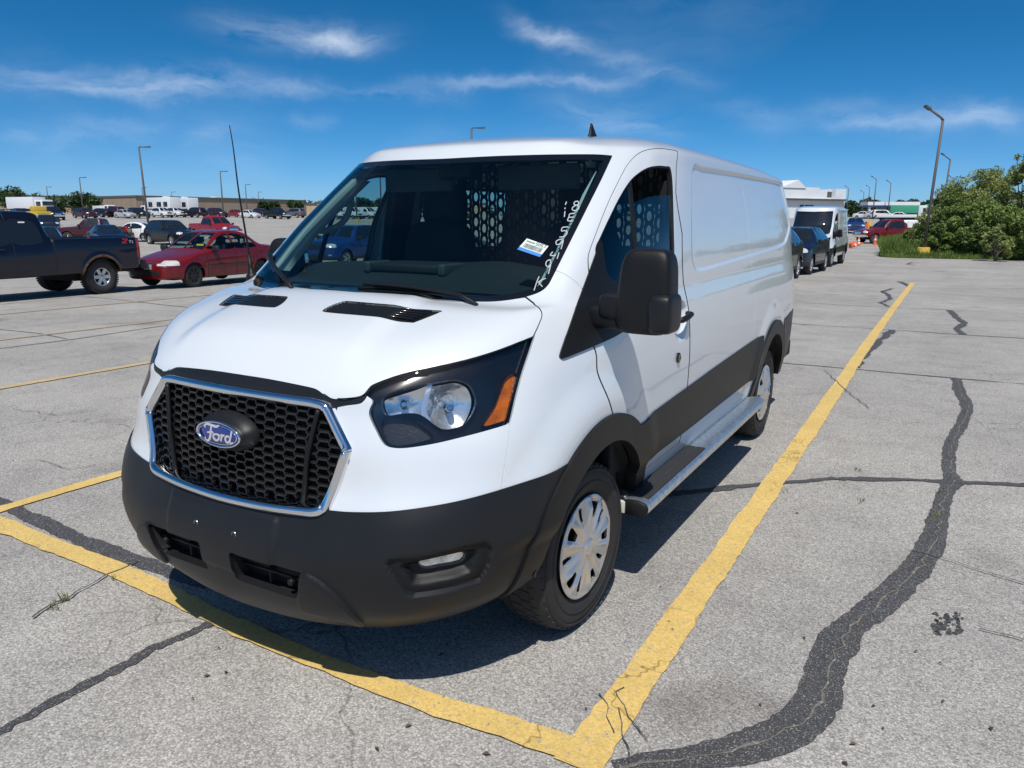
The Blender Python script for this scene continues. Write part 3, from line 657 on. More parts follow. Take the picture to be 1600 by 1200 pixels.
# --- windshield
ws_top = px_uv(smoothpoly([p for p in PX_WS if p[0] >= 709], False, 3))[::-1]
ws_rt = px_uv(smoothpoly([p for p in PX_WSR if p[0] >= 630], False, 4))
uvc = px_uv([(560,461.5)])
ws_uv = np.concatenate([[(-30, ws_top[0, 1]-.6)], ws_top, ws_rt, uvc, [(-30, uvc[0, 1]+.3)]])
f_ws = uvpoly_field(ws_uv)
hf = px_uv(smoothpoly([(372,584.5)]+[p for p in PX_HOODFRONT if p[0] >= 420], False, 3)); hs = px_uv(smoothpoly(PX_HOODSIDE, False, 3))
wsb = ws_rt[-14:]
hood_uv = np.concatenate([[(-30, hf[0, 1]+.2)], hf, hs, [ws_uv[-3]+[0, .8], uvc[0]+[0, .8], (-30, uvc[0, 1]+1)]])
f_hood = uvpoly_field(hood_uv)
f_win = uvfield(PX_WIN); f_div = uvfield(PX_DIV, False)
f_sail = uvfield(PX_SAIL, smooth=4)
dt = px_uv(smoothpoly(PX_DOORTOP, False, 3)); df = px_uv(smoothpoly(PX_DOORFRONT, False, 3))
door_uv = np.concatenate([dt, px_uv([(922,470)]), df, yz_uv([(.18,.80),(.27,.70),(.33,.60),(.36,.52),(1.09,.52),(1.095,.8),(1.10,1.2),(1.09,1.6),(1.085,1.8)])])
f_door = uvpoly_field(door_uv)
f_vent = uvfield(PX_VENT, smooth=3)
f_strip = uvfield(PX_STRIP, smooth=3)
f_trim = np.where(FRONT & (X < .46), np.maximum(Z-1.2, .0)*0+sdf_poly(X, Z, [(-1,1.078),(.44,1.066),(.475,1.03),(.50,1.06),(.46,1.11),(.40,1.135),(-1,1.150)]), 1.0)
bt = px_uv(smoothpoly([p for p in PX_BUMPTOP if p[0] > 480], False, 4))
bump_uv = np.concatenate([[(-30, bt[0, 1]), (bt[0, 0]-6, bt[0, 1])], bt, [(bt[-1, 0]+14, bt[-1, 1]+1), (bt[-1, 0]+14, -30), (-30, -30)]])
f_bump = uvpoly_field(bump_uv)
f_archf = np.where(SIDE | (X > .85), np.where(Z > .352, RF-.455, np.abs(Y)-.455), 1.0)
f_archr = np.where(SIDE | (X > .85), np.where(Z > .352, RR-.465, np.abs(Y-3.3)-.465), 1.0)
f_flaref = np.where(SIDE | (X > .85), np.where(Z > .352, np.hypot(Y*1.0, Z-.352)-.565, np.abs(Y)-.565), 1.0)
f_flarer = np.where(SIDE | (X > .85), np.where(Z > .352, RR-.575, np.abs(Y-3.3)-.575), 1.0)
f_clad = yzfield([(.1,.60),(.1,.80),(.42,.795),(.95,.817),(1.52,.835),(2.52,.856),(2.9,.86),(2.9,.565),(.31,.575)])
f_rb = np.where((Y > 3.6) & (Z < 1.2), sdf_poly(Y, Z, [(3.7,.50),(3.7,.87),(4.05,.905),(4.9,.915),(4.9,.50)]), 1.0)
f_int = uvfield(PX_INTAKE, smooth=3)
f_rw = np.where(Y > 4.2, np.maximum(np.abs(X-.47)-.30, np.abs(Z-1.62)-.20), 1.0)
f_cw = yzfield([(1.42,1.50),(1.42,1.84),(1.48,1.89),(2.45,1.89),(2.52,1.84),(2.52,1.50),(2.46,1.45),(1.48,1.45)])
F = SK.field
F('archf', f_archf); F('archr', f_archr); F('flaref', f_flaref); F('flarer', f_flarer)
F('grille', gr_f); F('lamp', lampf); F('ws', f_ws); F('wsc', f_ws+.05); F('win', f_win); F('winc', f_win+.014)
F('divs', np.abs(f_div)-.012); F('fd', -f_div); F('fo', -uvfield([(978,322),(994,315),(1012,308),(1030,305),(1050,304)], False, extend=30)); F('sail', f_sail); F('int', f_int); F('bump', f_bump); F('fogb', f_fogb); F('fogi', f_fogi); F('fogl', f_fogl); F('trap', f_trap)
F('clad', f_clad); F('rb', f_rb); F('strip', f_strip); F('trim', f_trim); F('vent', f_vent)
F('hood', f_hood); F('door', f_door); F('cw', f_cw); F('rw', f_rw); F('cwc', f_cw+.02)
SEAM = {'hoodS': f_hood, 'doorS': f_door,
        'panelS': np.where(X > .3, Y-2.62, 1.0), 'fasS': uvfield(PX_FASCIASEAM, False, extend=60), 'cowlS': uvfield(PX_COWLSEAM, False, extend=60)}
for k, v in SEAM.items():
    w_ = .0035 if k in ('doorS', 'hoodS') else .0018
    F(k, v-w_); F('N'+k, v+w_); F('D'+k, v)
f_fas = np.where(FRONT, SEAM['fasS'], 1.0); F('fas', np.where(np.abs(f_fas) > .0, f_fas, 1))
F('cowlbox', np.maximum(np.abs(Y-.05)-.35, np.abs(Z-1.40)-.14)); F('front', Y+.3); F('panelz', np.abs(Z-1.45)-.55)
SK.cut()
def resolver(side):
    def r(b):
        if b['archf'] or b['archr'] or b['grille']: return None
        if b['lamp'] and not b['hood']: return 'lamp'
        if b['ws']: return 'ws_clear' if b['wsc'] else 'ws_frit'
        if b['sail']: return 'sail'
        if b['win']: return ('win_div' if b['divs'] else 'win_open' if (b['fo'] and b['fd']) else 'win_clear') if b['winc'] else 'win_seal'
        if b['bump'] and not b['flaref']:
            if b['int']: return None
            if b['fogl']: return 'fog_lens'
            if b['fogb']: return 'fog_bezel'
            return 'insert' if b['trap'] else 'bumper'
        if b['flaref']: return 'flare_f'
        if b['flarer']: return 'flare_r'
        if b['clad']: return 'clad_door' if b['door'] else 'clad_side'
        if b['rb']: return 'rear_bumper'
        if b['strip'] or (b['trim'] and not b['hood']): return 'trim'
        if b['vent']: return 'vent'
        if b['rw']: return 'rear_window'
        if side < 0 and b['cw']: return 'cargo_clear' if b['cwc'] else 'cargo_seal'
        for k in SEAM:
            if not (b[k] and not b['N'+k]): continue
            if k == 'hoodS' and b['trim']: continue
            if k in ('fasS', 'cowlS') and (b['hood'] or b['door']): continue
            if k == 'cowlS' and not b['cowlbox'] or k == 'fasS' and not b['front']: continue
            if k == 'panelS' and not b['panelz']: continue
            return 'seam_'+k
        if b['hood']: return 'hood'
        if b['door']: return 'door'
        if b['fas']: return 'fascia'
        return 'body'
    return r
PL_ = SK.parts(resolver(1)); PRt = SK.parts(resolver(-1))

# ---------------------------------------------------------------- van materials
M_white = mat('white_paint', (.69, .73, .76), .30, 0, 1.0, .5, vary=.012, vscale=2.5)
M_black = mat('black_plastic', (.0085, .009, .010), .46, 0, 0, .30, bump=.25, bscale=900, vary=.12, vscale=3)
M_grey = mat('dark_grey_plastic', (.0115, .0122, .0138), .42, 0, 0, .34, bump=.2, bscale=800, vary=.12, vscale=3)
M_gloss = mat('gloss_black', (.006, .006, .007), .12, 0, .6)
M_chrome = mat('chrome', (.82, .83, .85), .06, 1.0)
M_silver = mat('silver_wheel_paint', (.58, .59, .61), .30, .75, .6)
M_galv = mat('galvanised_steel', (.55, .60, .64), .38, .85, 0, vary=.22, vscale=40)
M_rub = mat('tyre_rubber', (.028, .027, .026), .78, bump=.3, bscale=300, vary=.2)
M_dark = mat('underbody_black', (.012, .012, .012), .8)
M_gap = mat('panel_gap', (.03, .03, .032), .7)
M_ws = glass('windshield_glass', (.58, .77, .77), .95)
M_win = glass('door_glass', (.50, .62, .62), 1.3)
M_wind = glass('driver_glass', (.30, .38, .39), 1.5)
M_tint = glass('tinted_glass', (.05, .06, .065), 1.2)
M_lens = glass('clear_lens', (.94, .96, .96), .75)
M_amber = mat('amber_lens', (.46, .105, .002), .25, 0, .3, .3, bump=1.0, bscale=90, vary=.35, vscale=25)
M_refl = mat('reflector', (.92, .93, .94), .20, .85, bump=1.0, bscale=34)
M_fogr = mat('fog_reflector', (.75, .76, .78), .12, 1.0, bump=1.0, bscale=38, vary=.5, vscale=30)
M_liner = mat('wheel_liner', (.022, .020, .018), .9, vary=.4, vscale=12)
M_int = mat('interior_black', (.012, .013, .015), .7, bump=.2, bscale=500)
M_dash = mat('dashboard_vinyl', (.020, .023, .025), .55, bump=.3, bscale=700)
M_trimgrey = mat('interior_trim_grey', (.50, .52, .50), .6)
M_fabric = mat('seat_fabric', (.016, .017, .019), .9, bump=.6, bscale=700)

van = empty('cargo_van', (0, 0, 0), 0, 'large white cargo van with black bumper, standing inside yellow lines', 'van')
def both(name, key, m, sides=(1, -1), **kw):
    ps = PL_.get(key)
    if not ps: print('no part', key); return None
    return SK.obj(name, ps, m, van, sides=sides, **kw)
# body white: left and right differ only by the cargo window
body = SK.obj('body_shell', PL_['body'], M_white, van, skirt=.012)
SK.obj('body_side', PRt['body'], M_white, van, sides=(-1,), skirt=.012)
hood = both('hood', 'hood', M_white, skirt=.015)
for sd_ in (1, -1): both('front_fascia', 'fascia', M_white, sides=(sd_,), skirt=.02)
ws = both('windshield', 'ws_clear', M_ws)
frit = both('windshield_border', 'ws_frit', M_gloss, skirt=.01)
bumper = both('front_bumper', 'bumper', M_grey, offset=.006, skirt=.03)
for sd_ in (1, -1): both('bumper_insert', 'insert', M_grey, sides=(sd_,), offset=.009, skirt=.02)
both('grille_surround', 'trim', M_grey, offset=-.004, skirt=.02)
rb = both('rear_bumper', 'rear_bumper', M_grey, offset=.006, skirt=.02)
doors = {}
for sd in (1, -1):
    P2 = PL_ if sd > 0 else PRt
    def one(name, key, m, parent=van, **kw):
        return SK.obj(name, P2[key], m, parent, sides=(sd,), **kw) if key in P2 else None
    d = one('door', 'door', M_white, skirt=.015); doors[sd] = d
    one('door_cladding', 'clad_door', M_black, d, offset=.009, skirt=.014)
    one('window_seal', 'win_seal', M_black, d, offset=-.002, skirt=.02)
    one('window_pillar', 'win_div', M_black, d, offset=-.004, skirt=.012)
    one('window_glass', 'win_clear', M_wind if sd > 0 else M_win, d, offset=-.010)
    if sd < 0: one('lowered_glass', 'win_open', M_win, d, offset=-.010)
    one('mirror_sail', 'sail', M_black, d, offset=.008, skirt=.018)
    one('side_cladding', 'clad_side', M_black, offset=.009, skirt=.014)
    one('wheel_arch_trim', 'flare_f', M_black, offset=.016, skirt=.05)
    one('wheel_arch_trim', 'flare_r', M_black, offset=.016, skirt=.05)
    v = one('hood_vent', 'vent', M_black, hood, offset=-.006, skirt=-.008)
    fb = one('fog_lamp_bezel', 'fog_bezel', M_black, bumper, offset=.002, skirt=.012)
    fl_ = one('fog_lamp', 'fog_lens', M_lens, fb, offset=.006, skirt=.01)
    one('fog_reflector', 'fog_lens', M_fogr, fl_, offset=-.006)
    one('rear_window', 'rear_window', M_win)
    if sd < 0:
        w = one('cargo_window', 'cargo_clear', M_win, offset=-.003)
        one('window_seal', 'cargo_seal', M_gloss, w, offset=.001, skirt=.01)
    for k in SEAM:
        one('panel_gap', 'seam_'+k, M_gap if k in ('doorS', 'hoodS') else M_white, deepfield='D'+k, depth=.010 if k in ('doorS', 'hoodS') else .004, flat=True)['kind'] = 'stuff'
# ================================================================ van: lamps, grille, wheels, interior ...
def px_on(px, py, off=0.0):
    l, n, i = cast(px, py); return np.array(l)+np.array(n)*off
# ---- headlights: clear lens over a black housing with bowls, amber marker
PX_REFL = [(596,632),(600,620),(630,607),(690,595),(715,592.5),(735,602),(744,620),(742.5,638),(730,658),(715,667.5),(690,670),(665,652.5),(650,646),(630,646),(602.5,649)]
PX_AMB = [(807.5,583),(804,605),(797,632),(791,655),(788,657),(754,666),(764,648),(775,630),(790,592)]
PX_TURN = [(598,655),(640,655),(668,672),(676,684),(640,694),(612,695),(600,680)]
lampG = VG
SKL = Skin(VG, VN)
SKL.field('lamp', lampf-.004); SKL.field('refl', uvfield(PX_REFL, smooth=4)); SKL.field('amb', uvfield(PX_AMB, smooth=3)); SKL.field('turn', uvfield(PX_TURN, smooth=3)); SKL.field('hood', f_hood-.002)
_j = uvfield([(674,590),(668,615),(662,640),(668,656)], False, extend=40)
SKL.field('split', _j-.009); SKL.field('split2', _j+.009)
SKL.cut()
PLL = SKL.parts(lambda b: None if not b['lamp'] else ('hb' if b['hood'] else ('divider' if (b['split'] and not b['split2']) else 'bowl_in' if b['split'] else 'bowl_out') if b['refl'] else 'amber' if b['amb'] else 'turn' if b['turn'] else 'house'))
def bowl(polys, c3, rad, dmax, base):
    used = sorted({i for p in polys for i in p}); mp = {i: k for k, i in enumerate(used)}
    P = SKL.CV[used]; Nn = SKL.CN[used]; d = np.linalg.norm(P-np.array(c3), axis=1)/rad
    dep = base+dmax*np.clip(1-d*d, 0, 1); return P-Nn*dep[:, None], [tuple(mp[i] for i in p) for p in polys]
for sd in (1, -1):
    root = SK.obj('headlight', PL_['lamp'], M_lens, van, sides=(sd,), offset=-.001)
    if sd > 0: root['label'] = 'clear headlight with amber side marker beside the mirror'
    SKL.obj('lamp_housing', PLL['house']+PLL.get('hb', []), M_gloss, root, sides=(sd,), offset=-.030, skirt=-.028)
    for key, cpx, rad, dm, nm in (('bowl_out', (707,636), .135, .075, 'reflector'), ('bowl_in', (630,632), .115, .055, 'reflector')):
        V_, F_ = bowl(PLL[key], px_on(*cpx), rad, dm, .022)
        V_ = V_*np.array([sd, 1, 1]); F_ = F_ if sd > 0 else [f[::-1] for f in F_]
        mesh_obj(nm, V_, F_, M_refl, root, smooth=True)
        c = px_on(*cpx, off=-.045); nn = np.array(cast(*cpx)[1]); b = MB()
        b.tube([c-nn*.05, c+nn*.005, c+nn*.012], [.013, .013, .008], 12)
        b.v = [(v[0]*sd, v[1], v[2]) for v in b.v]; b.build('bulb', M_chrome, root)
    SKL.obj('reflector_wall', PLL['divider'], M_refl, root, sides=(sd,), offset=-.020, skirt=.03)
    SKL.obj('side_marker', PLL['amber'], M_amber, root, sides=(sd,), offset=-.014, skirt=.014)
    SKL.obj('turn_signal', PLL['turn'], mat('smoked_lens', (.03, .028, .03), .25, 0, .5, bump=.8, bscale=120), root, sides=(sd,), offset=-.024, skirt=.01)

# ---- grille: chrome frame, hexagon mesh, bars, emblem
def front_pt(x, z, off=0.0):
    l, n, i, d = VBVH.ray_cast(Vector((abs(x), -3, z)), Vector((0, 1, 0)))
    return np.array((x, l.y-off, z))
def ring(poly, prof, name, m, parent):
    P = smoothpoly(poly, True, 4); n = len(P); T = np.roll(P, -1, 0)-np.roll(P, 1, 0); T /= np.linalg.norm(T, axis=1, keepdims=True)
    Nn = np.stack([T[:, 1], -T[:, 0]], 1); c = P.mean(0)
    if ((P-c)*Nn).sum() < 0: Nn = -Nn            # outward
    base = [front_pt(*p) for p in P]; V = []
    for o, h in prof:
        for k in range(n): V.append((P[k, 0]+Nn[k, 0]*o, base[k][1]-h, P[k, 1]+Nn[k, 1]*o))
    m_ = len(prof); Fs = [(a*n+k, a*n+(k+1) % n, (a+1)*n+(k+1) % n, (a+1)*n+k) for a in range(m_-1) for k in range(n)]
    b = MB(); b.add(V, Fs, True); return b.build(name, m, parent)
grille = empty('grille', (0, 0, 0)); grille.parent = van
ring(poly_mir(GRILLE_O), [(.004, -.05), (.004, .010), (.000, .018), (-.014, .022), (-.026, .018), (-.030, .008), (-.030, -.05)], 'chrome_frame', M_chrome, grille)
GI = np.array(smoothpoly(poly_mir([(x*.94, .888+(z-.888)*.90) for x, z in GRILLE_O]), True, 3))
def in_poly(x, z, P): return sdf_poly(np.array([[x]]), np.array([[z]]), P)[0, 0] < 0
def gy(x, z): return -.935+.18*(x*x)+max(0, (z-.88))*.16-max(0, (.82-z))*.05
hexm = MB(); cw, chh = .0560, .0305
def strut(a, b, t):
    (x0, z0), (x1, z1) = a, b; d = np.array([x1-x0, z1-z0]); d /= np.linalg.norm(d); n = np.array([-d[1], d[0]])*t/2
    P = [(x0+n[0], z0+n[1]), (x1+n[0], z1+n[1]), (x1-n[0], z1-n[1]), (x0-n[0], z0-n[1])]
    hexm.prism(P, lambda x, z: (x, gy(x, z)-.004, z), lambda x, z: (x, gy(x, z)+.022, z))
for r_i in range(-9, 10):
    for c_i in range(-12, 13):
        cx = c_i*cw*.82; cz = .885+r_i*chh+(chh/2 if c_i % 2 else 0)
        if not in_poly(cx, cz, GI): continue
        a = cw*.43; b_ = cw*.31; h = chh/2*.98
        hx = [(cx-a, cz), (cx-b_, cz+h), (cx+b_, cz+h), (cx+a, cz)]
        strut(hx[0], hx[1], .0042); strut(hx[1], hx[2], .0065); strut(hx[2], hx[3], .0042)
        strut((cx+a, cz), (cx+cw*.82-b_ if 0 else cx+a+.001, cz+.0001), .0042)
hexm.build('grille_mesh', M_gloss if 0 else mat('grille_black', (.014, .014, .015), .32, 0, .2), grille)
for sd in (1, -1):
    b = MB(); P = [(.392, 1.05), (.372, .96), (.355, .86), (.338, .74), (.318, .70)]
    pts = [(sd*x, gy(x, z)-.012, z) for x, z in smoothpoly(P, False, 4)]
    b.tube(pts, .009, 8).build('grille_bar', M_black, grille)
bk = MB(); pb = [front_pt(x, z) for x, z in smoothpoly(poly_mir(GRILLE_O), True, 3)]
bk.add([(p[0], p[1]+.055, p[2]) for p in pb], [tuple(range(len(pb)))]); bk.build('radiator_backing', M_dark, grille)
# emblem: grey pod, chrome rim, blue oval and script letters
def ell(a, b, y, n=48, cz=.930): return [(a*math.cos(2*math.pi*k/n), y, cz+b*math.sin(2*math.pi*k/n)) for k in range(n)]
def ell_stack(rows, name, m, cap=True, parent=None, dx=0):
    b = MB(); n = 48; V = []
    for a, bb, y in rows: V += [(p[0]+dx, p[1], p[2]) for p in ell(a, bb, y)]
    Fs = [(i*n+k, i*n+(k+1) % n, (i+1)*n+(k+1) % n, (i+1)*n+k) for i in range(len(rows)-1) for k in range(n)]
    if cap: Fs.append(tuple((len(rows)-1)*n+k for k in range(n)))
    return b.add(V, Fs, True).build(name, m, parent)
emb = ell_stack([(.140, .074, -.925), (.136, .070, -.945), (.126, .060, -.958), (.116, .050, -.972), (.113, .047, -.985)], 'emblem', M_grey, True, grille)
ell_stack([(.113, .047, -.984), (.113, .047, -.990), (.110, .0445, -.992), (.1055, .0405, -.990), (.1055, .0405, -.986)], 'emblem_rim', M_chrome, False, emb)
ell_stack([(.1055, .0405, -.986), (.104, .039, -.9885), (.06, .022, -.9900)], 'emblem_oval', mat('emblem_blue', (.010, .030, .22), .2, 0, .8), True, emb)
_b = ell_stack([(.0985, .0355, -.9885), (.0985, .0355, -.9905), (.0955, .033, -.9905)], 'emblem_line', M_chrome, False, emb)
def ribbon(strokes, fn, w, name, m, parent, h=.001):
    b = MB()
    for st in strokes:
        P = smoothpoly([(s[0], s[1]) for s in st], False, 6); W = smoothpoly([((s[2] if len(s) > 2 else 1), 0) for s in st], False, 6)[:, 0]
        n = len(P); T = np.gradient(P, axis=0); T /= np.linalg.norm(T, axis=1, keepdims=True)+1e-9; Nn = np.stack([-T[:, 1], T[:, 0]], 1)
        A = P+Nn*(w*W/2)[:, None]; B = P-Nn*(w*W/2)[:, None]; V = [fn(*p, h) for p in A]+[fn(*p, h) for p in B]
        b.add(V, [(k, k+1, n+k+1, n+k) for k in range(n-1)])
        b.add([fn(*p, 0) for p in A]+[fn(*p, 0) for p in B]+V, [(k, k+1, 2*n+k+1, 2*n+k) for k in range(n-1)]+[(n+k, n+k+1, 3*n+k+1, 3*n+k) for k in range(n-1)])
    return b.build(name, m, parent)
# units: oval half width = 1
FORD = [
 [(-.62,.30,.6),(-.68,.42,.8),(-.52,.55,1.1),(-.28,.52,1.3),(-.02,.50,1.2),(.12,.62,.7)],                # F top bar flourish
 [(-.30,.52,1.0),(-.34,.18,1.3),(-.40,-.22,1.4),(-.54,-.50,1.1),(-.70,-.44,.8),(-.66,-.28,.6)],        # F stem
 [(-.56,.02,.6),(-.40,.06,1.0),(-.20,.10,.9)],                                                        # F bar
 [(-.04,.02,.9),(-.20,-.04,1.1),(-.22,-.28,1.2),(-.08,-.38,1.0),(.06,-.22,1.1),(.04,0,1.0),(-.06,.02,.8),(.16,-.02,.6)],     # o
 [(.16,-.02,.8),(.24,.04,1.0),(.20,-.16,1.2),(.14,-.38,1.0)], [(.20,-.10,.8),(.30,.02,1.0),(.38,.02,.9)],   # r
 [(.62,0,.9),(.48,.02,1.0),(.40,-.18,1.2),(.46,-.37,1.0),(.60,-.26,1.1),(.70,.10,1.1),(.76,.42,1.0)], [(.68,.0,1.1),(.62,-.26,1.2),(.68,-.38,.9),(.80,-.28,.5)]]
ribbon([[(p[0]*.098+.002, .930+p[1]*.058, p[2]) for p in s] for s in FORD], lambda x, z, h: (x, -.9905-h-.0005+(x*x)*.12+((z-.93)**2)*.9, z), .0075, 'emblem_script', mat('emblem_silver', (.8, .81, .83), .25, .6), emb)

# ---- bumper: intake bars, plate screws, fog backing
def backing(px, name, m, parent, depth):
    for sd in (1, -1):
        P = [px_on(*p) for p in smoothpoly(px, True, 3)]; b = MB(); n = len(P)
        A = [(p[0]*sd*1.0, p[1], p[2]) for p in P]; B = [(p[0]*sd, p[1]+depth, p[2]) for p in P]
        b.add(A+B, [(k, (k+1) % n, n+(k+1) % n, n+k) for k in range(n)]+[tuple(range(n, 2*n))]); b.build(name, m, parent)
backing([(p[0], p[1]) for p in PX_INTAKE], 'intake_duct', M_dark, bumper, .06)
for sd in (1, -1):
    b = MB(); a = px_on(371, 884, .0); c = px_on(472, 916, .0)
    b.tube([(sd*a[0], a[1]+.025, a[2]+.006), (sd*c[0], c[1]+.025, c[2]+.006)], .0055, 8).build('intake_bar', M_black, bumper)
    b = MB(); c = px_on(452, 911); b.lathe([(.03, .004), (.03, .011), (0, .013), (-.006, .010), (-.006, .001)], (sd*c[0], c[1]+.006, c[2]), 'y', 16); b.build('tow_eye', M_black, bumper)
    c = px_on(409, 895)
    b = MB(); b.box(sd*c[0]-.004, sd*c[0]+.004, c[1]+.035, c[1]+.06, c[2]-.05, c[2]+.06).build('intake_rib', M_dark, bumper)
    c = front_pt(.100, .594); b = MB(); b.lathe([(.02, .011), (-.003, .012), (-.004, .008), (.003, .007), (.003, .0005)], (sd*.100, c[1]-.014, .594), 'y', 16)
    b.build('plate_screw', mat('screw_steel', (.25, .25, .26), .35, .9), bumper)
for sd in (1, -1):
    V_ = [px_on(*p, -.03) for p in smoothpoly(PX_LAMP, True, 3)]

# ---- windshield wipers, washer jet, antennas
def arm(pts_px, r, offs, name, m, parent):
    b = MB(); b.tube([px_on(p[0], p[1], o) for p, o in zip(pts_px, offs)], r, 8); return b.build(name, m, parent)
wp = arm([(745,478),(720,470),(640,458.5),(600,455.5),(570,453)], [.008, .009, .008, .007, .006], [.004, .022, .026, .028, .024], 'wiper_arm', M_black, van)
arm([(690,461),(640,456.5),(590,454),(560,455.5)], [.006, .007, .007, .006], [.012, .014, .014, .012], 'wiper_blade', M_black, wp)
def mirror_hit(px, py, off=0.0):       # the -X half of the body is the mirror image
    C2 = CAMP*np.array([-1, 1, 1]); l = None
    while l is None:
        l, n, i, dd = VBVH.ray_cast(Vector(C2), Vector(ray(px, py)*np.array([-1, 1, 1]))); px += 2
    p = np.array(l)+np.array(n)*off; return p*np.array([-1, 1, 1])
b = MB(); q = [mirror_hit(*p, o) for p, o in (((457,455), .01), ((445,440), .03), ((430,419), .03), ((418,401), .025))]
wp2 = b.tube(q, [.009, .010, .008, .006], 8).build('wiper_arm', M_black, van)
b = MB(); q = [mirror_hit(*p, .012) for p in ((456,449), (443,433), (428,413), (417,399))]; b.tube(q, .007, 8).build('wiper_blade', M_black, wp2)
bs = mirror_hit(372, 433, 0.0)
tip = hit(358, 196, 1, bs[1]+.01)
wh = MB(); P = [bs+(tip-bs)*t+np.array([.006*math.sin(9*t)*t, 0, 0]) for t in np.linspace(0.02, 1, 22)]
wh.tube(P, [.006-.0038*t for t in np.linspace(0, 1, 22)], 8)
whip = wh.build('whip_antenna', M_black, van)
b = MB(); d = (tip-bs)/np.linalg.norm(tip-bs); b.tube([bs-d*.03, bs+d*.012, bs+d*.02, bs+d*.05, bs+d*.11], [.03, .028, .017, .012, .007], 14).build('antenna_base', M_black, whip)
b = MB(); cx, cy, cz = .33, 1.38, 2.098      # roof fin
S = [(-.075, 0, .0), (.075, 0, .03)]
V = []; prof = [(.0, .075, .028), (.012, .070, .026), (.035, .04, .016), (.07, .018, .010), (.092, .008, .005)]
for z, l, w in prof:
    for k in range(16):
        q = 2*math.pi*k/16; V.append((cx+w*math.cos(q), cy+l*math.sin(q)-(z*.32), cz+z))
Fs = [(i*16+k, i*16+(k+1) % 16, (i+1)*16+(k+1) % 16, (i+1)*16+k) for i in range(4) for k in range(16)]+[tuple(64+k for k in range(16))]
b.add(V, Fs, True).build('roof_antenna', M_black, van)

# ---- door mirrors
def super_box(c, h, e=4.0, n=28, m=18, shape=None):
    V = []; Fs = []
    sp = lambda v, p: math.copysign(abs(v)**p, v)
    for i in range(m+1):
        a = -math.pi/2+math.pi*i/m
        for k in range(n):
            q = 2*math.pi*k/n; x = sp(math.cos(a), 2/e)*sp(math.cos(q), 2/e); y = sp(math.cos(a), 2/e)*sp(math.sin(q), 2/e); z = sp(math.sin(a), 2/e)
            if shape: x, y, z = shape(x, y, z)
            V.append((c[0]+x*h[0], c[1]+y*h[1], c[2]+z*h[2]))
    Fs = [(i*n+k, i*n+(k+1) % n, (i+1)*n+(k+1) % n, (i+1)*n+k) for i in range(m) for k in range(n)]
    return V, Fs
for sd in (1, -1):
    d = doors[sd]
    mr = empty('door_mirror', (0, 0, 0)); mr.parent = van
    if sd < 0:                             # passenger mirror is folded back
        mr.matrix_local = Matrix.Translation((-.96, .15, 0)) @ Matrix.Rotation(R_(-82), 4, 'Z') @ Matrix.Translation((1.0, -.06, 0))
    def shp(x, y, z):
        x2 = x*(.94-.20*(z+1)/2)+.10*(z+1)/2; y2 = y*(1 if y > 0 else (.75-.15*z*z)); return x2, y2, z
    V_, F_ = super_box((1.166, .045, 1.405), (.125, .085, .160), 5.0, 36, 26, shp)
    b = MB(); b.add([(v[0]*sd, v[1], v[2]) for v in V_], F_, True); b.build('mirror_housing', M_black, mr)
    b = MB(); b.box(*sorted((sd*1.085, sd*1.255)), .118, .131, 1.29, 1.50, .006).build('mirror_glass', M_chrome, mr)
    V_, F_ = super_box((1.065, .04, 1.345), (.075, .045, .050), 5.0, 24, 14)
    b = MB(); b.add([(v[0]*sd, v[1], v[2]) for v in V_], F_, True)
    V_, F_ = super_box((1.02, .055, 1.30), (.085, .05, .045), 4.0, 24, 14); b.add([(v[0]*sd, v[1], v[2]) for v in V_], F_, True)
    b.build('mirror_arm', M_black, mr)
    V_, F_ = super_box((1.248, .038, 1.330), (.046, .080, .074), 5.0, 24, 14)
    b = MB(); b.add([(v[0]*sd, v[1], v[2]) for v in V_], F_, True).build('turn_lamp_cover', M_grey, mr)
    # door handle and lock
    c = px_on(1066, 495); lk = px_on(1059, 559, .004)
    b = MB(); b.tube([(sd*(c[0]+.0), c[1]-.085, c[2]-.012), (sd*(c[0]+.022), c[1]-.065, c[2]-.008), (sd*(c[0]+.030), c[1], c[2]), (sd*(c[0]+.028), c[1]+.055, c[2]+.008), (sd*(c[0]+.0), c[1]+.075, c[2]+.01)], [.012, .015, .015, .015, .012], 10)
    b.build('door_handle', M_black, d)
    b = MB(); b.lathe([(-.004, .026), (.004, .026), (.007, .020), (.007, .008), (.004, .006), (.004, .0005)], (sd*lk[0], lk[1], lk[2]), 'x', 24, sd).build('door_lock', M_gloss, d)

# ---- hood vent slats
for sd in (1, -1):
    hv = [o for o in hood.children if o.name.startswith('hood_vent')][0 if sd > 0 else 1]
    for k in range(5):
        t = (k+.7)/5.6; A = np.array([px_on(538, 476), px_on(507, 490)]); B = np.array([px_on(688, 487), px_on(650, 503.5)])
        a = A[0]*(1-t)+A[1]*t; c = B[0]*(1-t)+B[1]*t; e = (c-a); a = a+e*.06; c = c-e*.06
        b = MB(); b.tube([(sd*a[0], a[1], a[2]+.004), (sd*(a[0]+c[0])/2, (a[1]+c[1])/2, (a[2]+c[2])/2+.007), (sd*c[0], c[1], c[2]+.004)], .004, 6).build('vent_slat', M_gloss, hv)

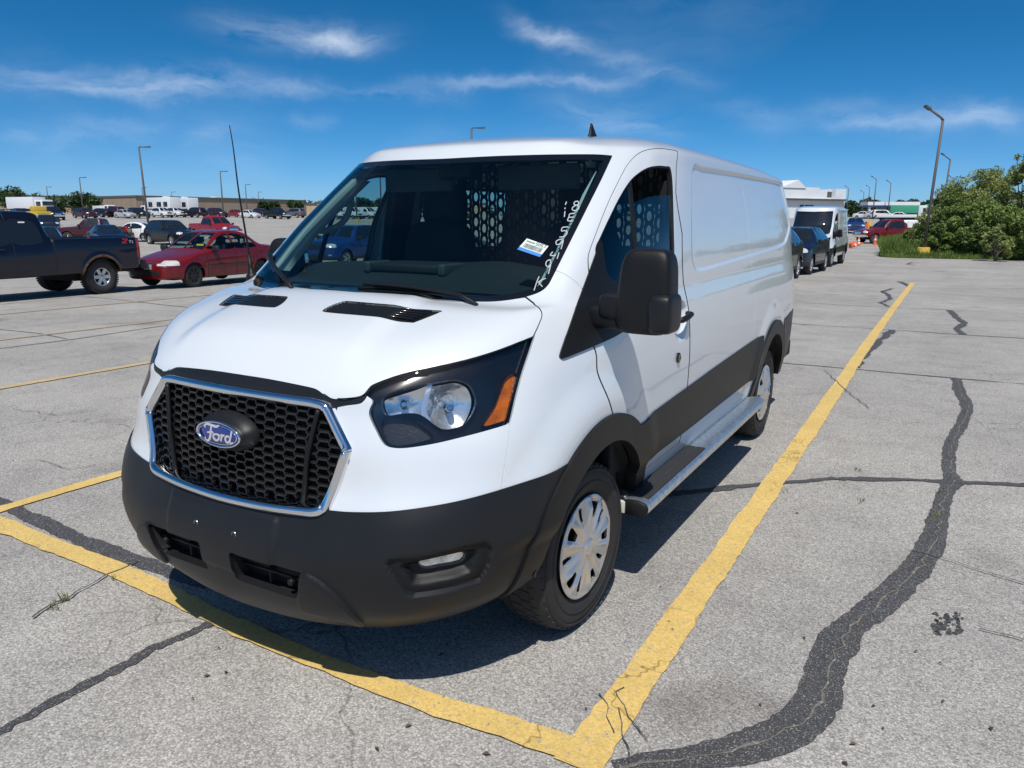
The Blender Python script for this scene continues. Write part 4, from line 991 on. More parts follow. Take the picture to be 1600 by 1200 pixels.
# ---- wheels
def make_wheel(name, parent, c, sgn, R=.352, W=.235, hub=.2185, cap=True, rimmat=None, treads=44, spokes=5):
    w = empty(name, c); w.parent = parent
    hw = W/2
    b = MB(); pr = [(-hw*.75, hub*.98), (-hw*.92, hub*1.06), (-hw, (hub+R)*.5), (-hw*.93, R*.94), (-hw*.80, R*.985), (-hw*.4, R*.998), (0, R), (hw*.4, R*.998), (hw*.80, R*.985), (hw*.93, R*.94), (hw, (hub+R)*.5+.01), (hw*.96, hub*1.20), (hw*.90, hub*1.07), (hw*.78, hub*.99)]
    b.lathe(pr, (0, 0, 0), 'x', 64, sgn); ty = b.build('tyre', M_rub, w)
    if treads:
        t = MB()
        for k in range(treads*2):
            q0 = 2*math.pi*k/(treads*2); sk = .35
            for lo, hi, ph in ((.46, .92, 0), (-.92, -.46, .5), (-.38, .02, .25), (.06, .40, .6)):
                if abs(lo) < .5 and k % 2: continue
                V = []; dq = 2*math.pi/(treads*2)*(.74 if abs(hi) > .5 else 1.5)
                for (ax, aq) in ((lo, 0), (hi, 0), (hi, 1), (lo, 1)):
                    for rr in (-.006, .0025):
                        rad = R*(1.0 if abs(ax) < .7 else (.985 if abs(ax) < .9 else .958))+rr; q = q0+dq*(aq+ph)+sk*dq*ax
                        V.append((sgn*ax*hw, rad*math.cos(q), rad*math.sin(q)))
                t.add(V, [(0, 2, 3, 1), (2, 4, 5, 3), (4, 6, 7, 5), (6, 0, 1, 7), (1, 3, 5, 7)])
        o = t.build('tread', M_rub, ty); o['kind'] = 'stuff'
        for rr_, hh in ((.5*(hub+R)+.038, .003), (hub*1.26, .003)):
            rg = MB(); rg.lathe([(hw*.97, rr_-.006), (hw*1.0+hh, rr_), (hw*.96, rr_+.006)], (0, 0, 0), 'x', 64, sgn).build('sidewall_ring', M_rub, ty)
    rm = rimmat or M_silver
    b = MB(); b.lathe([(-hw*.7, hub*.97), (hw*.2, hub*.90), (hw*.3, hub*.6), (hw*.3, .001)], (0, 0, 0), 'x', 48, sgn).build('rim', M_dark, w)
    return w, ty
def wheel_cover(w, hub, hw, sgn, m):
    nr, nq = 40, 240
    rr = np.linspace(.001, 1.0, nr); qq = np.linspace(0, 2*math.pi, nq+1); Rg, Qg = np.meshgrid(rr, qq, indexing='ij')
    ph = (Qg*5/(2*math.pi)) % 1.0; t = np.abs(ph-.5)*2          # 0 at the middle of a double spoke, 1 between
    d = np.minimum(ph, 1-ph)
    h = .012+.020*np.cos(np.clip(Rg*1.35, 0, 1.5))             # domed
    spoke = np.exp(-((t-.0)/.16)**2)*np.clip((Rg-.15)*1.6, 0, .9)*np.clip((1.0-Rg)*3.2, 0, 1)
    spoke2 = np.exp(-((t-.62)/.15)**2)*np.clip((Rg-.2)*1.6, 0, 1)*np.clip((1.0-Rg)*4, 0, 1)
    h = h+.019*spoke2-.014*spoke+.006*np.exp(-((Rg-.97)/.03)**2)
    h = h+np.where(Rg < .17, .010, 0)*(1-sstep(.15, .17, Rg))
    hw_ = hw
    G = np.stack([sgn*(hw_*.80+h), Rg*hub*np.cos(Qg), Rg*hub*np.sin(Qg)], -1)
    N = grid_normals(G, flip=(sgn < 0))
    if (N[..., 0].mean()*sgn) < 0: N = -N
    S = Skin(G, N)
    # windows: five large near the rim between pairs, five narrow inside each pair
    a1 = (d*2*math.pi/5)*Rg; w1 = np.where(Rg < .52, .03, .05+.20*(Rg-.52)); f1 = np.maximum(a1-w1, np.abs(Rg-.70)-.19)
    a2 = (np.abs(ph-.5)*2*math.pi/5)*Rg; f2 = np.maximum(np.maximum(a2-(.030+.10*np.maximum(Rg-.6, 0)), np.abs(Rg-.72)-.15), -1)
    a3 = (np.abs(np.abs(ph-.5)-.33)*2*math.pi/5)*Rg; 
    S.field('w1', np.maximum(a1-(.035+.22*np.clip(Rg-.45, 0, 1)), np.abs(Rg-.72)-.15)); S.field('w2', f2); S.cut()
    P = S.parts(lambda b: None if b['w1'] or b['w2'] else 'c')
    pol = P['c'] if sgn > 0 else [p[::-1] for p in P['c']]
    cv = S.obj('wheel_cover', P['c'], m, w, skirt=.012)
    b = MB(); b.lathe([(hw_*.80+.042, .0005), (hw_*.80+.0425, .022), (hw_*.80+.038, .031), (hw_*.8+.02, .032)], (0, 0, 0), 'x', 24, sgn).build('centre_cap', m, cv)
    return cv
for i, (y, sd) in enumerate(((0, 1), (0, -1), (3.3, 1), (3.3, -1))):
    w, ty = make_wheel('wheel', van, (sd*.862, y, .352), sd)
    if y == 0: w.rotation_euler = (0, 0, R_(-3.0))
    wheel_cover(w, .2185, .1175, sd, M_silver)
    # arch liner
    b = MB(); V = []; n = 22
    for k in range(n+1):
        q = R_(8)+R_(164)*k/n
        for x in (.60, .99): V.append((sd*x, y+.475*math.cos(q), .352+.475*math.sin(q)))
    b.add(V, [(2*k, 2*k+1, 2*k+3, 2*k+2) for k in range(n)], True)
    b.add([(sd*.60, y+.475*math.cos(R_(8)+R_(164)*k/n), .352+.475*math.sin(R_(8)+R_(164)*k/n)) for k in range(n+1)], [tuple(range(n+1))])
    b.build('wheel_liner', M_liner, van)
# ---- under the floor
b = MB(); b.box(-.80, .80, -.55, 4.3, .42, .60); b.box(-.97, .97, .52, 2.80, .44, .60); b.box(-.96, .96, 3.82, 4.38, .50, .62)
for x in (-.45, .45): b.box(x-.05, x+.05, -.7, 4.3, .30, .44)
ub = b.build('underbody', M_dark, van); ub['kind'] = 'stuff'
b = MB(); b.tube([(-.75, 3.3, .35), (.75, 3.3, .35)], .05, 12); b.lathe([(-.12, .06), (-.05, .14), (.05, .14), (.12, .06)], (0, 3.3, .35), 'x', 16); b.build('rear_axle', M_dark, van)
b = MB(); b.box(-.7, .7, -.12, .12, .26, .36, .03).build('front_crossmember', M_dark, van)
b = MB(); b.box(-.48, .48, -.72, -.5, .32, 1.05).build('radiator_support', M_dark, van)

# ---- side steps
for sd in (1, -1):
    st = empty('side_step', (0, 0, 0)); st.parent = van
    y0, y1 = .35, 2.72; n = 20
    def oval(a, b_, cx, cz): return [(cx+a*math.copysign(abs(math.cos(q))**.8, math.cos(q)), cz+b_*math.copysign(abs(math.sin(q))**.8, math.sin(q))) for q in np.linspace(0, 2*math.pi, n, endpoint=False)]
    ov = oval(.066, .037, 1.045, .414); V = []; 
    ys = [y0, y0+.01, y1-.03, y1-.01, y1]; sc_ = [1, 1, 1, .9, .6]
    for y, k in zip(ys, sc_): V += [(sd*(1.045+(x-1.045)*k), y, .414+(z-.414)*k) for x, z in ov]
    b = MB(); b.add(V, [(i*n+k, i*n+(k+1) % n, (i+1)*n+(k+1) % n, (i+1)*n+k) for i in range(len(ys)-1) for k in range(n)]+[tuple(range((len(ys)-1)*n, len(ys)*n))], True).build('step_tube', M_galv, st)
    b = MB(); V = []
    for y, k in ((y0-.012, .9), (y0-.008, .98), (y0+.012, 1.0)): V += [(sd*(1.045+(x-1.045)*k), y, .414+(z-.414)*k) for x, z in ov]
    b.add(V, [tuple(range(n))]+[(i*n+k, i*n+(k+1) % n, (i+1)*n+(k+1) % n, (i+1)*n+k) for i in range(2) for k in range(n)], True).build('end_cap', M_black, st)
    for pa, pb_ in ((.992, 1.040), (1.044, 1.092)):
        b = MB(); b.box(*sorted((sd*pa, sd*pb_)), .40, 1.28, .444, .4555, .003).build('step_pad', mat('grip_pad', (.028, .028, .03), .75, bump=.8, bscale=350), st)
    b = MB(); b.box(*sorted((sd*.93, sd*.988)), y0+.03, y1-.06, .436, .448, .003).build('step_plate', M_galv, st)
    for yb in (.40, 1.5, 2.55):
        b = MB(); b.box(*sorted((sd*.80, sd*1.03)), yb-.03, yb+.03, .392, .408); b.box(*sorted((sd*.80, sd*.82)), yb-.03, yb+.03, .385, .5); b.build('step_bracket', M_galv, st)
    b = MB(); b.box(*sorted((sd*.955, sd*1.005)), .332, .352, .385, .44, .003).build('bracket_plate', mat('bracket_paint', (.62, .60, .53), .5), st)
# ================================================================ inside the van
cab = empty('cab_interior', (0, 0, 0)); cab.parent = van
# dashboard: swept profile with a curved front edge
prof = [(-.20, 1.345), (-.10, 1.375), (.05, 1.405), (.20, 1.445), (.30, 1.462), (.36, 1.45), (.40, 1.40), (.44, 1.25), (.46, 1.0), (.40, .75)]
xs = np.linspace(-.86, .86, 33); V = []
for x in xs:
    for y, z in prof:
        edge = abs(x)/.86; yy = y+.14*edge**3*(1 if y < .2 else .35)
        bump = .022*math.exp(-((x-.38)/.2)**2)*math.exp(-((y-.30)/.09)**2) + .012*math.exp(-((x+.05)/.22)**4)*math.exp(-((y-.24)/.1)**2)
        V.append((x, yy, z-.035*edge**4+bump))
n = len(prof); b = MB(); b.add(V, [(i*n+k, i*n+k+1, (i+1)*n+k+1, (i+1)*n+k) for i in range(len(xs)-1) for k in range(n-1)], True)
dash = b.build('dashboard', M_dash, cab)
b = MB(); b.box(-.22, .16, .10, .27, 1.425, 1.466, .012).build('dash_tray', M_int, dash)
for x in (-.24, .19): b = MB().box(x-.02, x+.02, .09, .26, 1.42, 1.472, .01).build('tray_rib', mat('dash_grey', (.05, .055, .058), .5), dash)
b = MB(); b.box(-.7, .7, -.125, -.115, 1.372, 1.38).build('defrost_slot', M_gloss, dash)
b = MB(); pts = [(.43+.19*math.cos(q), .56+.05*math.sin(q), 1.20+.17*math.sin(q)) for q in np.linspace(0, 2*math.pi, 33)]
sw = b.tube(pts, .016, 8, caps=False).build('steering_wheel', M_int, cab)
b = MB(); b.tube([(.43, .46, 1.15), (.43, .56, 1.20)], .07, 12); b.box(.27, .59, .54, .57, 1.185, 1.215); b.build('wheel_hub', M_int, sw)
for sx in (-.45, .45):
    st = empty('seat', (0, 0, 0)); st.parent = cab
    V_, F_ = super_box((sx, .98, 1.30), (.25, .075, .36), 4.5, 28, 20, lambda x, y, z: (x*(1-.14*max(0, z)), y+.6*z*.35, z)); MB().add(V_, F_, True).build('backrest', M_fabric, st)
    V_, F_ = super_box((sx, 1.04, 1.745), (.145, .055, .115), 4.0, 24, 16); MB().add(V_, F_, True).build('headrest', M_fabric, st)
    V_, F_ = super_box((sx, .72, .93), (.26, .27, .085), 4.5, 28, 16); MB().add(V_, F_, True).build('cushion', M_fabric, st)
    b = MB(); b.tube([(sx-.05, 1.03, 1.62), (sx-.05, 1.04, 1.70)], .008, 6); b.build('headrest_post', M_chrome, st)
    b = MB(); b.tube([(sx+.05, 1.03, 1.62), (sx+.05, 1.04, 1.70)], .008, 6); b.build('headrest_post', M_chrome, st)
    b = MB(); b.box(sx-.2, sx+.2, .5, .95, .6, .86).build('seat_base', M_int, st)
# partition with rows of oval holes
b = MB(); px_, pz_ = .058, .074; yb = 1.27; n = 14
cols = int(round(1.26/px_)); rows = 12
for c in range(cols):
    for r in range(rows):
        x0 = -.47+c*px_; z0 = 1.06+r*pz_+(pz_/2 if c % 2 else 0); x1, z1 = x0+px_, z0+pz_
        cx, cz = (x0+x1)/2, (z0+z1)/2; O = []; I = []
        for k in range(n):
            q = 2*math.pi*k/n; ca, sa = math.cos(q), math.sin(q); m_ = max(abs(ca), abs(sa))
            O.append((cx+px_/2*ca/m_, yb, cz+pz_/2*sa/m_)); I.append((cx+.0130*ca, yb, cz+.026*sa))
        b.add(O+I, [(k, (k+1) % n, n+(k+1) % n, n+k) for k in range(n)])
pt = b.build('partition', mat('partition_black', (.02, .021, .022), .6), cab)
b = MB(); b.box(-.92, .88, 1.262, 1.278, .5, 1.06); b.box(-.49, .82, 1.262, 1.278, 1.985, 2.03); b.box(-.505, -.465, 1.255, 1.285, 1.0, 2.03); b.box(.78, .86, 1.262, 1.278, 1.0, 1.9); b.build('partition_frame', M_int, cab)
b = MB(); b.tube([(-.60, 1.20, 1.35), (-.56, 1.18, 1.40), (-.55, 1.18, 1.52), (-.57, 1.18, 1.60), (-.62, 1.20, 1.63)], .016, 8).build('grab_handle', M_int, cab)
# lining: roof, pillars, doors, floor
SKI = Skin(VG, VN)
SKI.field('hl', np.where(Z > 1.9, np.maximum(Y-1.27, -np.minimum(f_ws-.01, Z-1.945)), 1.0)); SKI.field('bp', np.where(SIDE, np.maximum(np.abs(Y-1.17)-.10, np.abs(Z-1.25)-.62), 1.0)); SKI.cut()
PI = SKI.parts(lambda b: 'hl' if b['hl'] else 'bp' if b['bp'] else None)
SKI.obj('headliner', PI['hl'], mat('headliner_grey', (.10, .105, .11), .9), cab, sides=(1, -1), offset=-.035)
for sx in (-.36, .36): MB().box(sx-.22, sx+.22, .66, .70, 1.81, 1.93, .01).build('sun_visor', mat('visor_grey', (.07, .075, .08), .8), cab)
b = MB(); b.box(-.10, .10, .47, .60, 1.86, 1.955, .02).build('sensor_housing', M_int, cab)
for sd in (1, -1):
    SKI.obj('pillar_lining', PI['bp'], M_int, cab, sides=(sd,), offset=-.03, skirt=.05)
    b = MB(); b.box(*sorted((sd*.88, sd*.95)), .30, 1.06, .55, 1.36, .02).build('door_lining', M_int, doors[sd])
    # inner face of the windshield pillar
    A = [px_on(*p, -.022) for p in ((944,262),(930,290),(910,332),(893,366),(872,408),(856,438))]
    B = [px_on(*p, -.030) for p in ((990,272),(976,292),(960,322),(945,352),(930,386),(922,415))]
    C = [q+np.array([-.045, .10, -.01]) for q in A]
    V = [(sd*p[0], p[1], p[2]) for p in A+C+B]; n = len(A)
    b = MB(); b.add(V, [(k, k+1, n+k+1, n+k) for k in range(n-1)]+[(n+k, n+k+1, 2*n+k+1, 2*n+k) for k in range(n-1)], True).build('pillar_trim', M_trimgrey, cab)
E1 = [px_on(*p, -.035) for p in ((938,258),(921,291),(905,323),(890,353),(874,385),(860,413),(848,436))]; E2 = [px_on(p[0]-w_, p[1]+1, -.040) for p, w_ in zip(((938,258),(921,291),(905,323),(890,353),(874,385),(860,413),(848,436)), (2, 6, 6, 6, 7, 8, 9))]
for sd in (1, -1):
    V = [(sd*p[0], p[1], p[2]) for p in E1+E2]; n = len(E1); MB().add(V, [(k, k+1, n+k+1, n+k) for k in range(n-1)]).build('pillar_edge', M_trimgrey, cab)
hp = [hit(*p, 0, -.80) for p in ((549,298),(548,318),(541,340),(528,353),(510,360),(498,360))]
MB().tube(smoothpoly(hp, False, 4), .017, 8).build('grab_handle', M_trimgrey, cab)
b = MB(); b.box(-.93, .93, .35, 4.3, .60, .64).build('cab_floor', M_int, cab)
b = MB(); b.box(-.94, .94, -.3, .38, .45, .60); b.box(-.75, .75, -.30, -.26, .5, 1.33); b.build('firewall', M_dark, van)

# ---- paper label and marker writing on the windshield
def on_glass(px, py, h=0.0): return tuple(px_on(px, py, .0015+h))
def S5(st): return [[(780+x/5., 240+y/5., w) for x, y, w in [(p+(1,))[:3] for p in s]] for s in st]
WR = S5([[(615,374),(592,378),(584,398),(606,404),(620,390),(614,374)], [(604,404),(576,420),(570,438),(590,448),(614,438),(622,418),(604,404)],
 [(592,468),(552,474),(544,498),(535,526),(578,528)], [(546,500),(580,498)],
 [(540,575),(496,579),(487,606),(516,604),(530,622),(508,648),(470,655)],
 [(502,670),(468,674),(444,690),(450,712),(478,704),(500,678),(492,715),(482,748)],
 [(418,768),(400,797),(442,796)], [(466,774),(460,800),(452,824)],
 [(400,830),(372,842),(365,872),(384,886),(404,862),(398,834)], [(402,872),(394,905),(384,942)],
 [(312,962),(292,1010),(272,1072)], [(364,976),(330,990),(302,1010)], [(306,1006),(338,1042)],
 [(526,378),(516,402)], [(516,424),(512,436)], [(514,452),(511,475),(508,497)]])
wr = ribbon(WR, lambda x, y, h: on_glass(x, y, h*.2), 1.45, 'marker_writing', mat('white_marker', (.46, .49, .51), .7), ws, h=.001)
wr['kind'] = 'stuff'
QD = [(823.5,373),(857,385),(843.5,402),(808,390)]
def qd(u, v): a = np.array(QD); p = (a[0]*(1-u)+a[1]*u)*(1-v)+(a[3]*(1-u)+a[2]*u)*v; return p
def qpoly(b, u0, u1, v0, v1, h, n=4):
    V = []
    for i in range(n+1):
        for v in (v0, v1): V.append(on_glass(*qd(u0+(u1-u0)*i/n, v), h))
    b.add(V, [(2*i, 2*i+1, 2*i+3, 2*i+2) for i in range(n)])
b = MB(); qpoly(b, 0, 1, 0, .75, .0004); lab = b.build('paper_label', mat('label_paper', (.72, .80, .74), .7), ws)
b = MB(); qpoly(b, 0, 1, .75, 1, .0004); b.build('label_band', mat('label_blue', (.03, .22, .62), .6), lab)
b = MB(); rnd = random.Random(4); u = .10
while u < .90:
    w = rnd.choice((.012, .018, .026)); qpoly(b, u, u+w, .34, .70, .0010, 1); u += w+rnd.choice((.010, .016, .022))
o = b.build('barcode', mat('label_ink', (.03, .04, .04), .7), lab); o['kind'] = 'stuff'
SEG = {'5': [[(1,0),(0,0),(0,.45),(.8,.45),(1,.7),(.8,1),(0,1)]], '0': [[(.5,0),(0,.25),(0,.75),(.5,1),(1,.75),(1,.25),(.5,0)]], '7': [[(0,0),(1,0),(.4,1)]]}
st = []
for k, ch in enumerate('5057'):
    for s in SEG[ch]: st.append([tuple(qd(.50+k*.115+x*.075, .06+y*.20))+(1,) for x, y in s])
ribbon(st, lambda x, y, h: on_glass(x, y, .0011), .8, 'label_number', MATS['label_ink'], lab)['kind'] = 'stuff'
b = MB()
for k in range(7): qpoly(b, .08+k*.055, .08+k*.055+.035, .12, .24, .0011, 1)
b.build('label_small_print', MATS['label_ink'], lab)['kind'] = 'stuff'
# ================================================================ other vehicles (front faces -Y, front axle at y = 0)
M_cglass = mat('dark_car_glass', (.012, .015, .018), .04, 0, 1.0, .6)
M_clear = glass('clear_car_glass', (.62, .74, .72), 1.0)
M_red_lens = mat('red_tail_lens', (.42, .012, .012), .15, 0, .8)
M_white_lens = mat('white_head_lens', (.72, .72, .70), .12, .2, .8)
M_cblack = mat('car_black_trim', (.018, .018, .019), .5)
M_alloy = mat('alloy_wheel', (.55, .56, .58), .28, .8)
M_steelw = mat('black_steel_wheel', (.02, .02, .022), .45, .2)
def paint(name, col): return mat(name, col, .38, 0.0, .75, .25)
def lin(t, pts):                       # monotone cubic through the table, no overshoot
    P = np.array(pts, float); x, y = P[:, 0], P[:, 1]; h = np.diff(x); d = np.diff(y)/h; m = np.zeros(len(x))
    for i in range(1, len(x)-1):
        if d[i-1]*d[i] > 0: w1, w2 = 2*h[i]+h[i-1], h[i]+2*h[i-1]; m[i] = (w1+w2)/(w1/d[i-1]+w2/d[i])
    m[0], m[-1] = d[0], d[-1]; t = np.clip(np.asarray(t, float), x[0], x[-1]); i = np.clip(np.searchsorted(x, t, side='right')-1, 0, len(x)-2); s = (t-x[i])/h[i]
    return (2*s**3-3*s**2+1)*y[i]+(s**3-2*s**2+s)*h[i]*m[i]+(-2*s**3+3*s**2)*y[i+1]+(s**3-s**2)*h[i]*m[i+1]
def box3(X, Y, Z, c, h, r=.03): return np.sqrt(sum(np.maximum(np.abs(a-c[i])-h[i]+r, 0)**2 for i, a in enumerate((X, Y, Z))))-r
PROTO = {}
def car_proto(key, S, step=.05, clear=False):
    """S: dict with profile tables. Builds parts once under a hidden-free root that is reused by copying."""
    y0, y1 = S['y0'], S['y1']; ys = np.unique(np.round(np.concatenate([np.arange(y0, y1, step), [y1]]+[[k+d for d in (-.02, .02)] for k in S.get('knots', ())]), 4))
    top = lin(ys, S['top']); belt = lin(ys, S['belt']); wid = lin(ys, S['wid']); sill = lin(ys, S['sill']); wt = lin(ys, S['wt'])
    rows = []
    for y, zt, zb, w, zs, t in zip(ys, top, belt, wid, sill, wt):
        zb = min(zb, zt-.02); g = zt-zb; c = float(sstep(.06, .34, np.array(g))); zm = zs+.55*(zb-zs)
        hx = np.array([.90, .76, .52, .27, 0])*w; cx = np.array([.945*w, (.94*w+t)/2, t, t*.82, 0])
        hz = np.array([.35, .70, .88, .97, 1]); cz = np.array([.12, .55, .90, .985, 1])
        x5 = hx*(1-c)+cx*c; z5 = zb+g*(hz*(1-c)+cz*c)
        if S.get('bed') and S['bed'][0] <= y <= S['bed'][1]:
            x5 = np.array([w*.95, w*.90, w*.89, w*.88, 0]); z5 = np.array([zb+.02, zb+.02, zb-.10, zb-.45, zb-.46])
        pts = [(w*.84, zs), (w*.955, zs+.03), (w*.985, zs+.30*(zm-zs)), (w, zm), (w*.995, zm+.5*(zb-zm)), (w*.972, zb-.012)]+list(zip(x5, z5))
        rows.append([(x, y, z) for x, z in pts])
    def cap(row, sgn, bulge):
        R0 = np.array(row); out = []; zc = R0[:, 2].min()*.5+R0[:, 2].max()*.5
        for k, d in ((.965, .25), (.88, .55), (.70, .82), (.40, .96), (0.0, 1.0)):
            q = R0.copy(); q[:, 0] *= k; q[:, 1] += sgn*bulge*d*(1-.25*np.abs((q[:, 2]-zc)/(R0[:, 2].max()-R0[:, 2].min()+1e-6)*2)**3); out.append(q)
        return out
    G = [*cap(rows[0], -1, S.get('bf', .16))[::-1], *map(np.array, rows), *cap(rows[-1], 1, S.get('br', .10))]
    G = np.array(G)
    tv = dense_param(np.linalg.norm(np.diff(G, axis=1), axis=2).max(0), [step*.8]*10)
    G = np.swapaxes(herm(np.swapaxes(G, 0, 1), np.arange(11), tv), 0, 1)
    k = 3 if step > .07 else 4
    tu = np.linspace(0, len(G)-1, (len(G)-1)*(2 if step < .06 else 1)+1); G = herm(G, np.arange(len(G)), tu)
    G = blur(G, S.get('soft', 1.0), 0); G[0, :, 0] = 0; G[-1, :, 0] = 0; G[:, -1, 0] = 0
    N = grid_normals(G); N[:, -1] = (0, 0, 1)
    X, Y, Z = G[..., 0], G[..., 1], G[..., 2]; side = N[..., 0] > .35
    r = S['r']; wb = S['wb']; ar = r+S.get('gap', .055)
    D = np.zeros_like(X)
    for yy in (0, wb): D += S.get('flare', .015)*(1-sstep(ar+.02, ar+.14, np.hypot(Y-yy, Z-r)))*side
    for (a, b_, dep) in S.get('crease', ()): D += dep*np.exp(-((Z-(a+b_*Y))/.03)**2)*side
    G = G+N*D[..., None]; N = grid_normals(G); N[:, -1] = (0, 0, 1); X, Y, Z = G[..., 0], G[..., 1], G[..., 2]
    K = Skin(G, N); flds = []
    def fld(n, f): K.field(n, f); flds.append(n)
    lo = X > .45*wid.max()
    for n, yy in (('a0', 0), ('a1', wb)): fld(n, np.where(lo & (Z < r+ar+.3), np.where(Z > r, np.hypot(Y-yy, Z-r)-ar, np.abs(Y-yy)-ar), 1.0))
    sidew = N[..., 0] > .25
    for i, pl in enumerate(S.get('windows', ())): fld('w%d' % i, np.where(sidew & (Z > pl_min(pl)-.3), sdf_poly(Y, Z, smoothpoly(pl, True, 3)), 1.0))
    topf = N[..., 2] > .12
    for n in ('ws', 'rw'):
        if n in S:
            (ya, xa, yb, xb) = S[n]; fld(n, np.where((N[..., 1] < -.12 if n == 'ws' else N[..., 1] > .12) & (Z > S['glassz']), sdf_poly(Y, X, [(ya, -3), (ya, xa), (yb, xb), (yb, -3)]), 1.0))
    for i, (nm, m, c, h) in enumerate(S.get('patches', ())): fld('p%d' % i, box3(X, Y, Z, c, h))
    if 'clad' in S: fld('clad', Z-S['clad'])
    if 'fl' in S: fld('fl', np.where(lo, np.minimum(np.hypot(Y, np.maximum(Z-r, 0)), np.hypot(Y-wb, np.maximum(Z-r, 0)))-ar-.05, 1))
    if 'bed' in S: fld('bedin', np.maximum(X-S['wid_bed']*.905, np.maximum(np.abs(Y-sum(S['bed'])/2)-(S['bed'][1]-S['bed'][0])/2+.05, Z-(S['rail']+.012))))
    for i, sy in enumerate(S.get('seams', ())):
        fld('s%d' % i, np.where(side, Y-sy-.012, 1)); fld('S%d' % i, np.where(side, Y-sy+.012, 1))
    K.cut()
    def res(b):
        if b['a0'] or b['a1']: return None
        for i in range(len(S.get('windows', ()))):
            if b['w%d' % i]: return ('glass', i)
        for n in ('ws', 'rw'):
            if b.get(n): return (n, 0)
        for i in range(len(S.get('patches', ()))):
            if b['p%d' % i]: return ('patch', i)
        if b.get('bedin'): return ('bed', 0)
        if b.get('fl'): return ('archtrim', 0)
        if b.get('clad'): return ('clad', 0)
        for i in range(len(S.get('seams', ()))):
            if b['s%d' % i] and not b['S%d' % i]: return ('seam', 0)
        return ('body', 0)
    P = K.parts(res)
    root = bpy.data.objects.new(key, None); COL.objects.link(root); root['proto'] = 1
    gm = M_clear if clear else M_cglass
    K.obj('body', P.pop(('body', 0)), S['paint'], root, sides=(1, -1), skirt=.03)['paintme'] = 1
    for (kind, i), pol in sorted(P.items()):
        if kind == 'glass':
            for sd in (1, -1): K.obj('side_window', pol, gm, root, sides=(sd,), offset=-.008)
        elif kind == 'ws': K.obj('windshield', pol, gm, root, sides=(1, -1), offset=-.004)
        elif kind == 'rw': K.obj('rear_window', pol, gm, root, sides=(1, -1), offset=-.004)
        elif kind == 'patch':
            nm, m, c, h = S['patches'][i]
            if c[0] > h[0]:
                for sd in (1, -1): K.obj(nm, pol, m, root, sides=(sd,), offset=.006, skirt=.012)
            else: K.obj(nm, pol, m, root, sides=(1, -1), offset=.006, skirt=.012)
        elif kind == 'bed': K.obj('bed', pol, M_cblack, root, sides=(1, -1))
        elif kind == 'archtrim':
            K.obj('arch_trim', pol, S.get('archm', M_cblack), root, sides=(1, -1), offset=.012, skirt=.03)['kind'] = 'stuff'
        elif kind == 'clad': K.obj('lower_trim', pol, S.get('cladm', M_cblack), root, sides=(1, -1), offset=.006)['kind'] = 'stuff'
        elif kind == 'seam': K.obj('door_gap', pol, M_cblack, root, sides=(1, -1), offset=-.003)['kind'] = 'stuff'
    for yy in (0, wb):
        for sd in (1, -1):
            wx = wid.max()-S.get('tin', .03)-S['tw']/2
            w = bpy.data.objects.new('wheel', None); COL.objects.link(w); w.parent = root; w.location = (sd*wx, yy, r)
            tyre_rim(w, r, S['tw'], S['hub'], sd, S.get('rimm', M_alloy), S.get('spk', 5), S.get('knob', 0))
    b = MB(); b.box(-wid.max()*.80, wid.max()*.80, y0+.15, y1-.1, max(.22, sill.min()), sill.min()+.22)
    for yy in (0, wb): b.box(-wid.max()*.93, wid.max()*.93, yy-ar*.9, yy+ar*.9, r+ar*.85, r+ar*1.02)
    b.box(-wid.max()*.6, wid.max()*.6, -ar, ar, r*.8, r+ar); b.box(-wid.max()*.6, wid.max()*.6, wb-ar, wb+ar, r*.8, r+ar)
    u = b.build('underbody', M_dark, root); u['kind'] = 'stuff'
    if 'mirror' in S:
        for sd in (1, -1):
            V_, F_ = super_box((sd*(S['mirror'][0]+.09), S['mirror'][1], S['mirror'][2]), (.11, .06, .08), 4, 14, 10); MB().add(V_, F_, True).build('mirror', S.get('mirm', M_cblack), root)
    for (nm, m, bx) in S.get('boxes', ()):
        b = MB(); b.box(*bx, .012); b.build(nm, m, root)
    return root
def pl_min(pl): return min(p[1] for p in pl)
_TR = {}
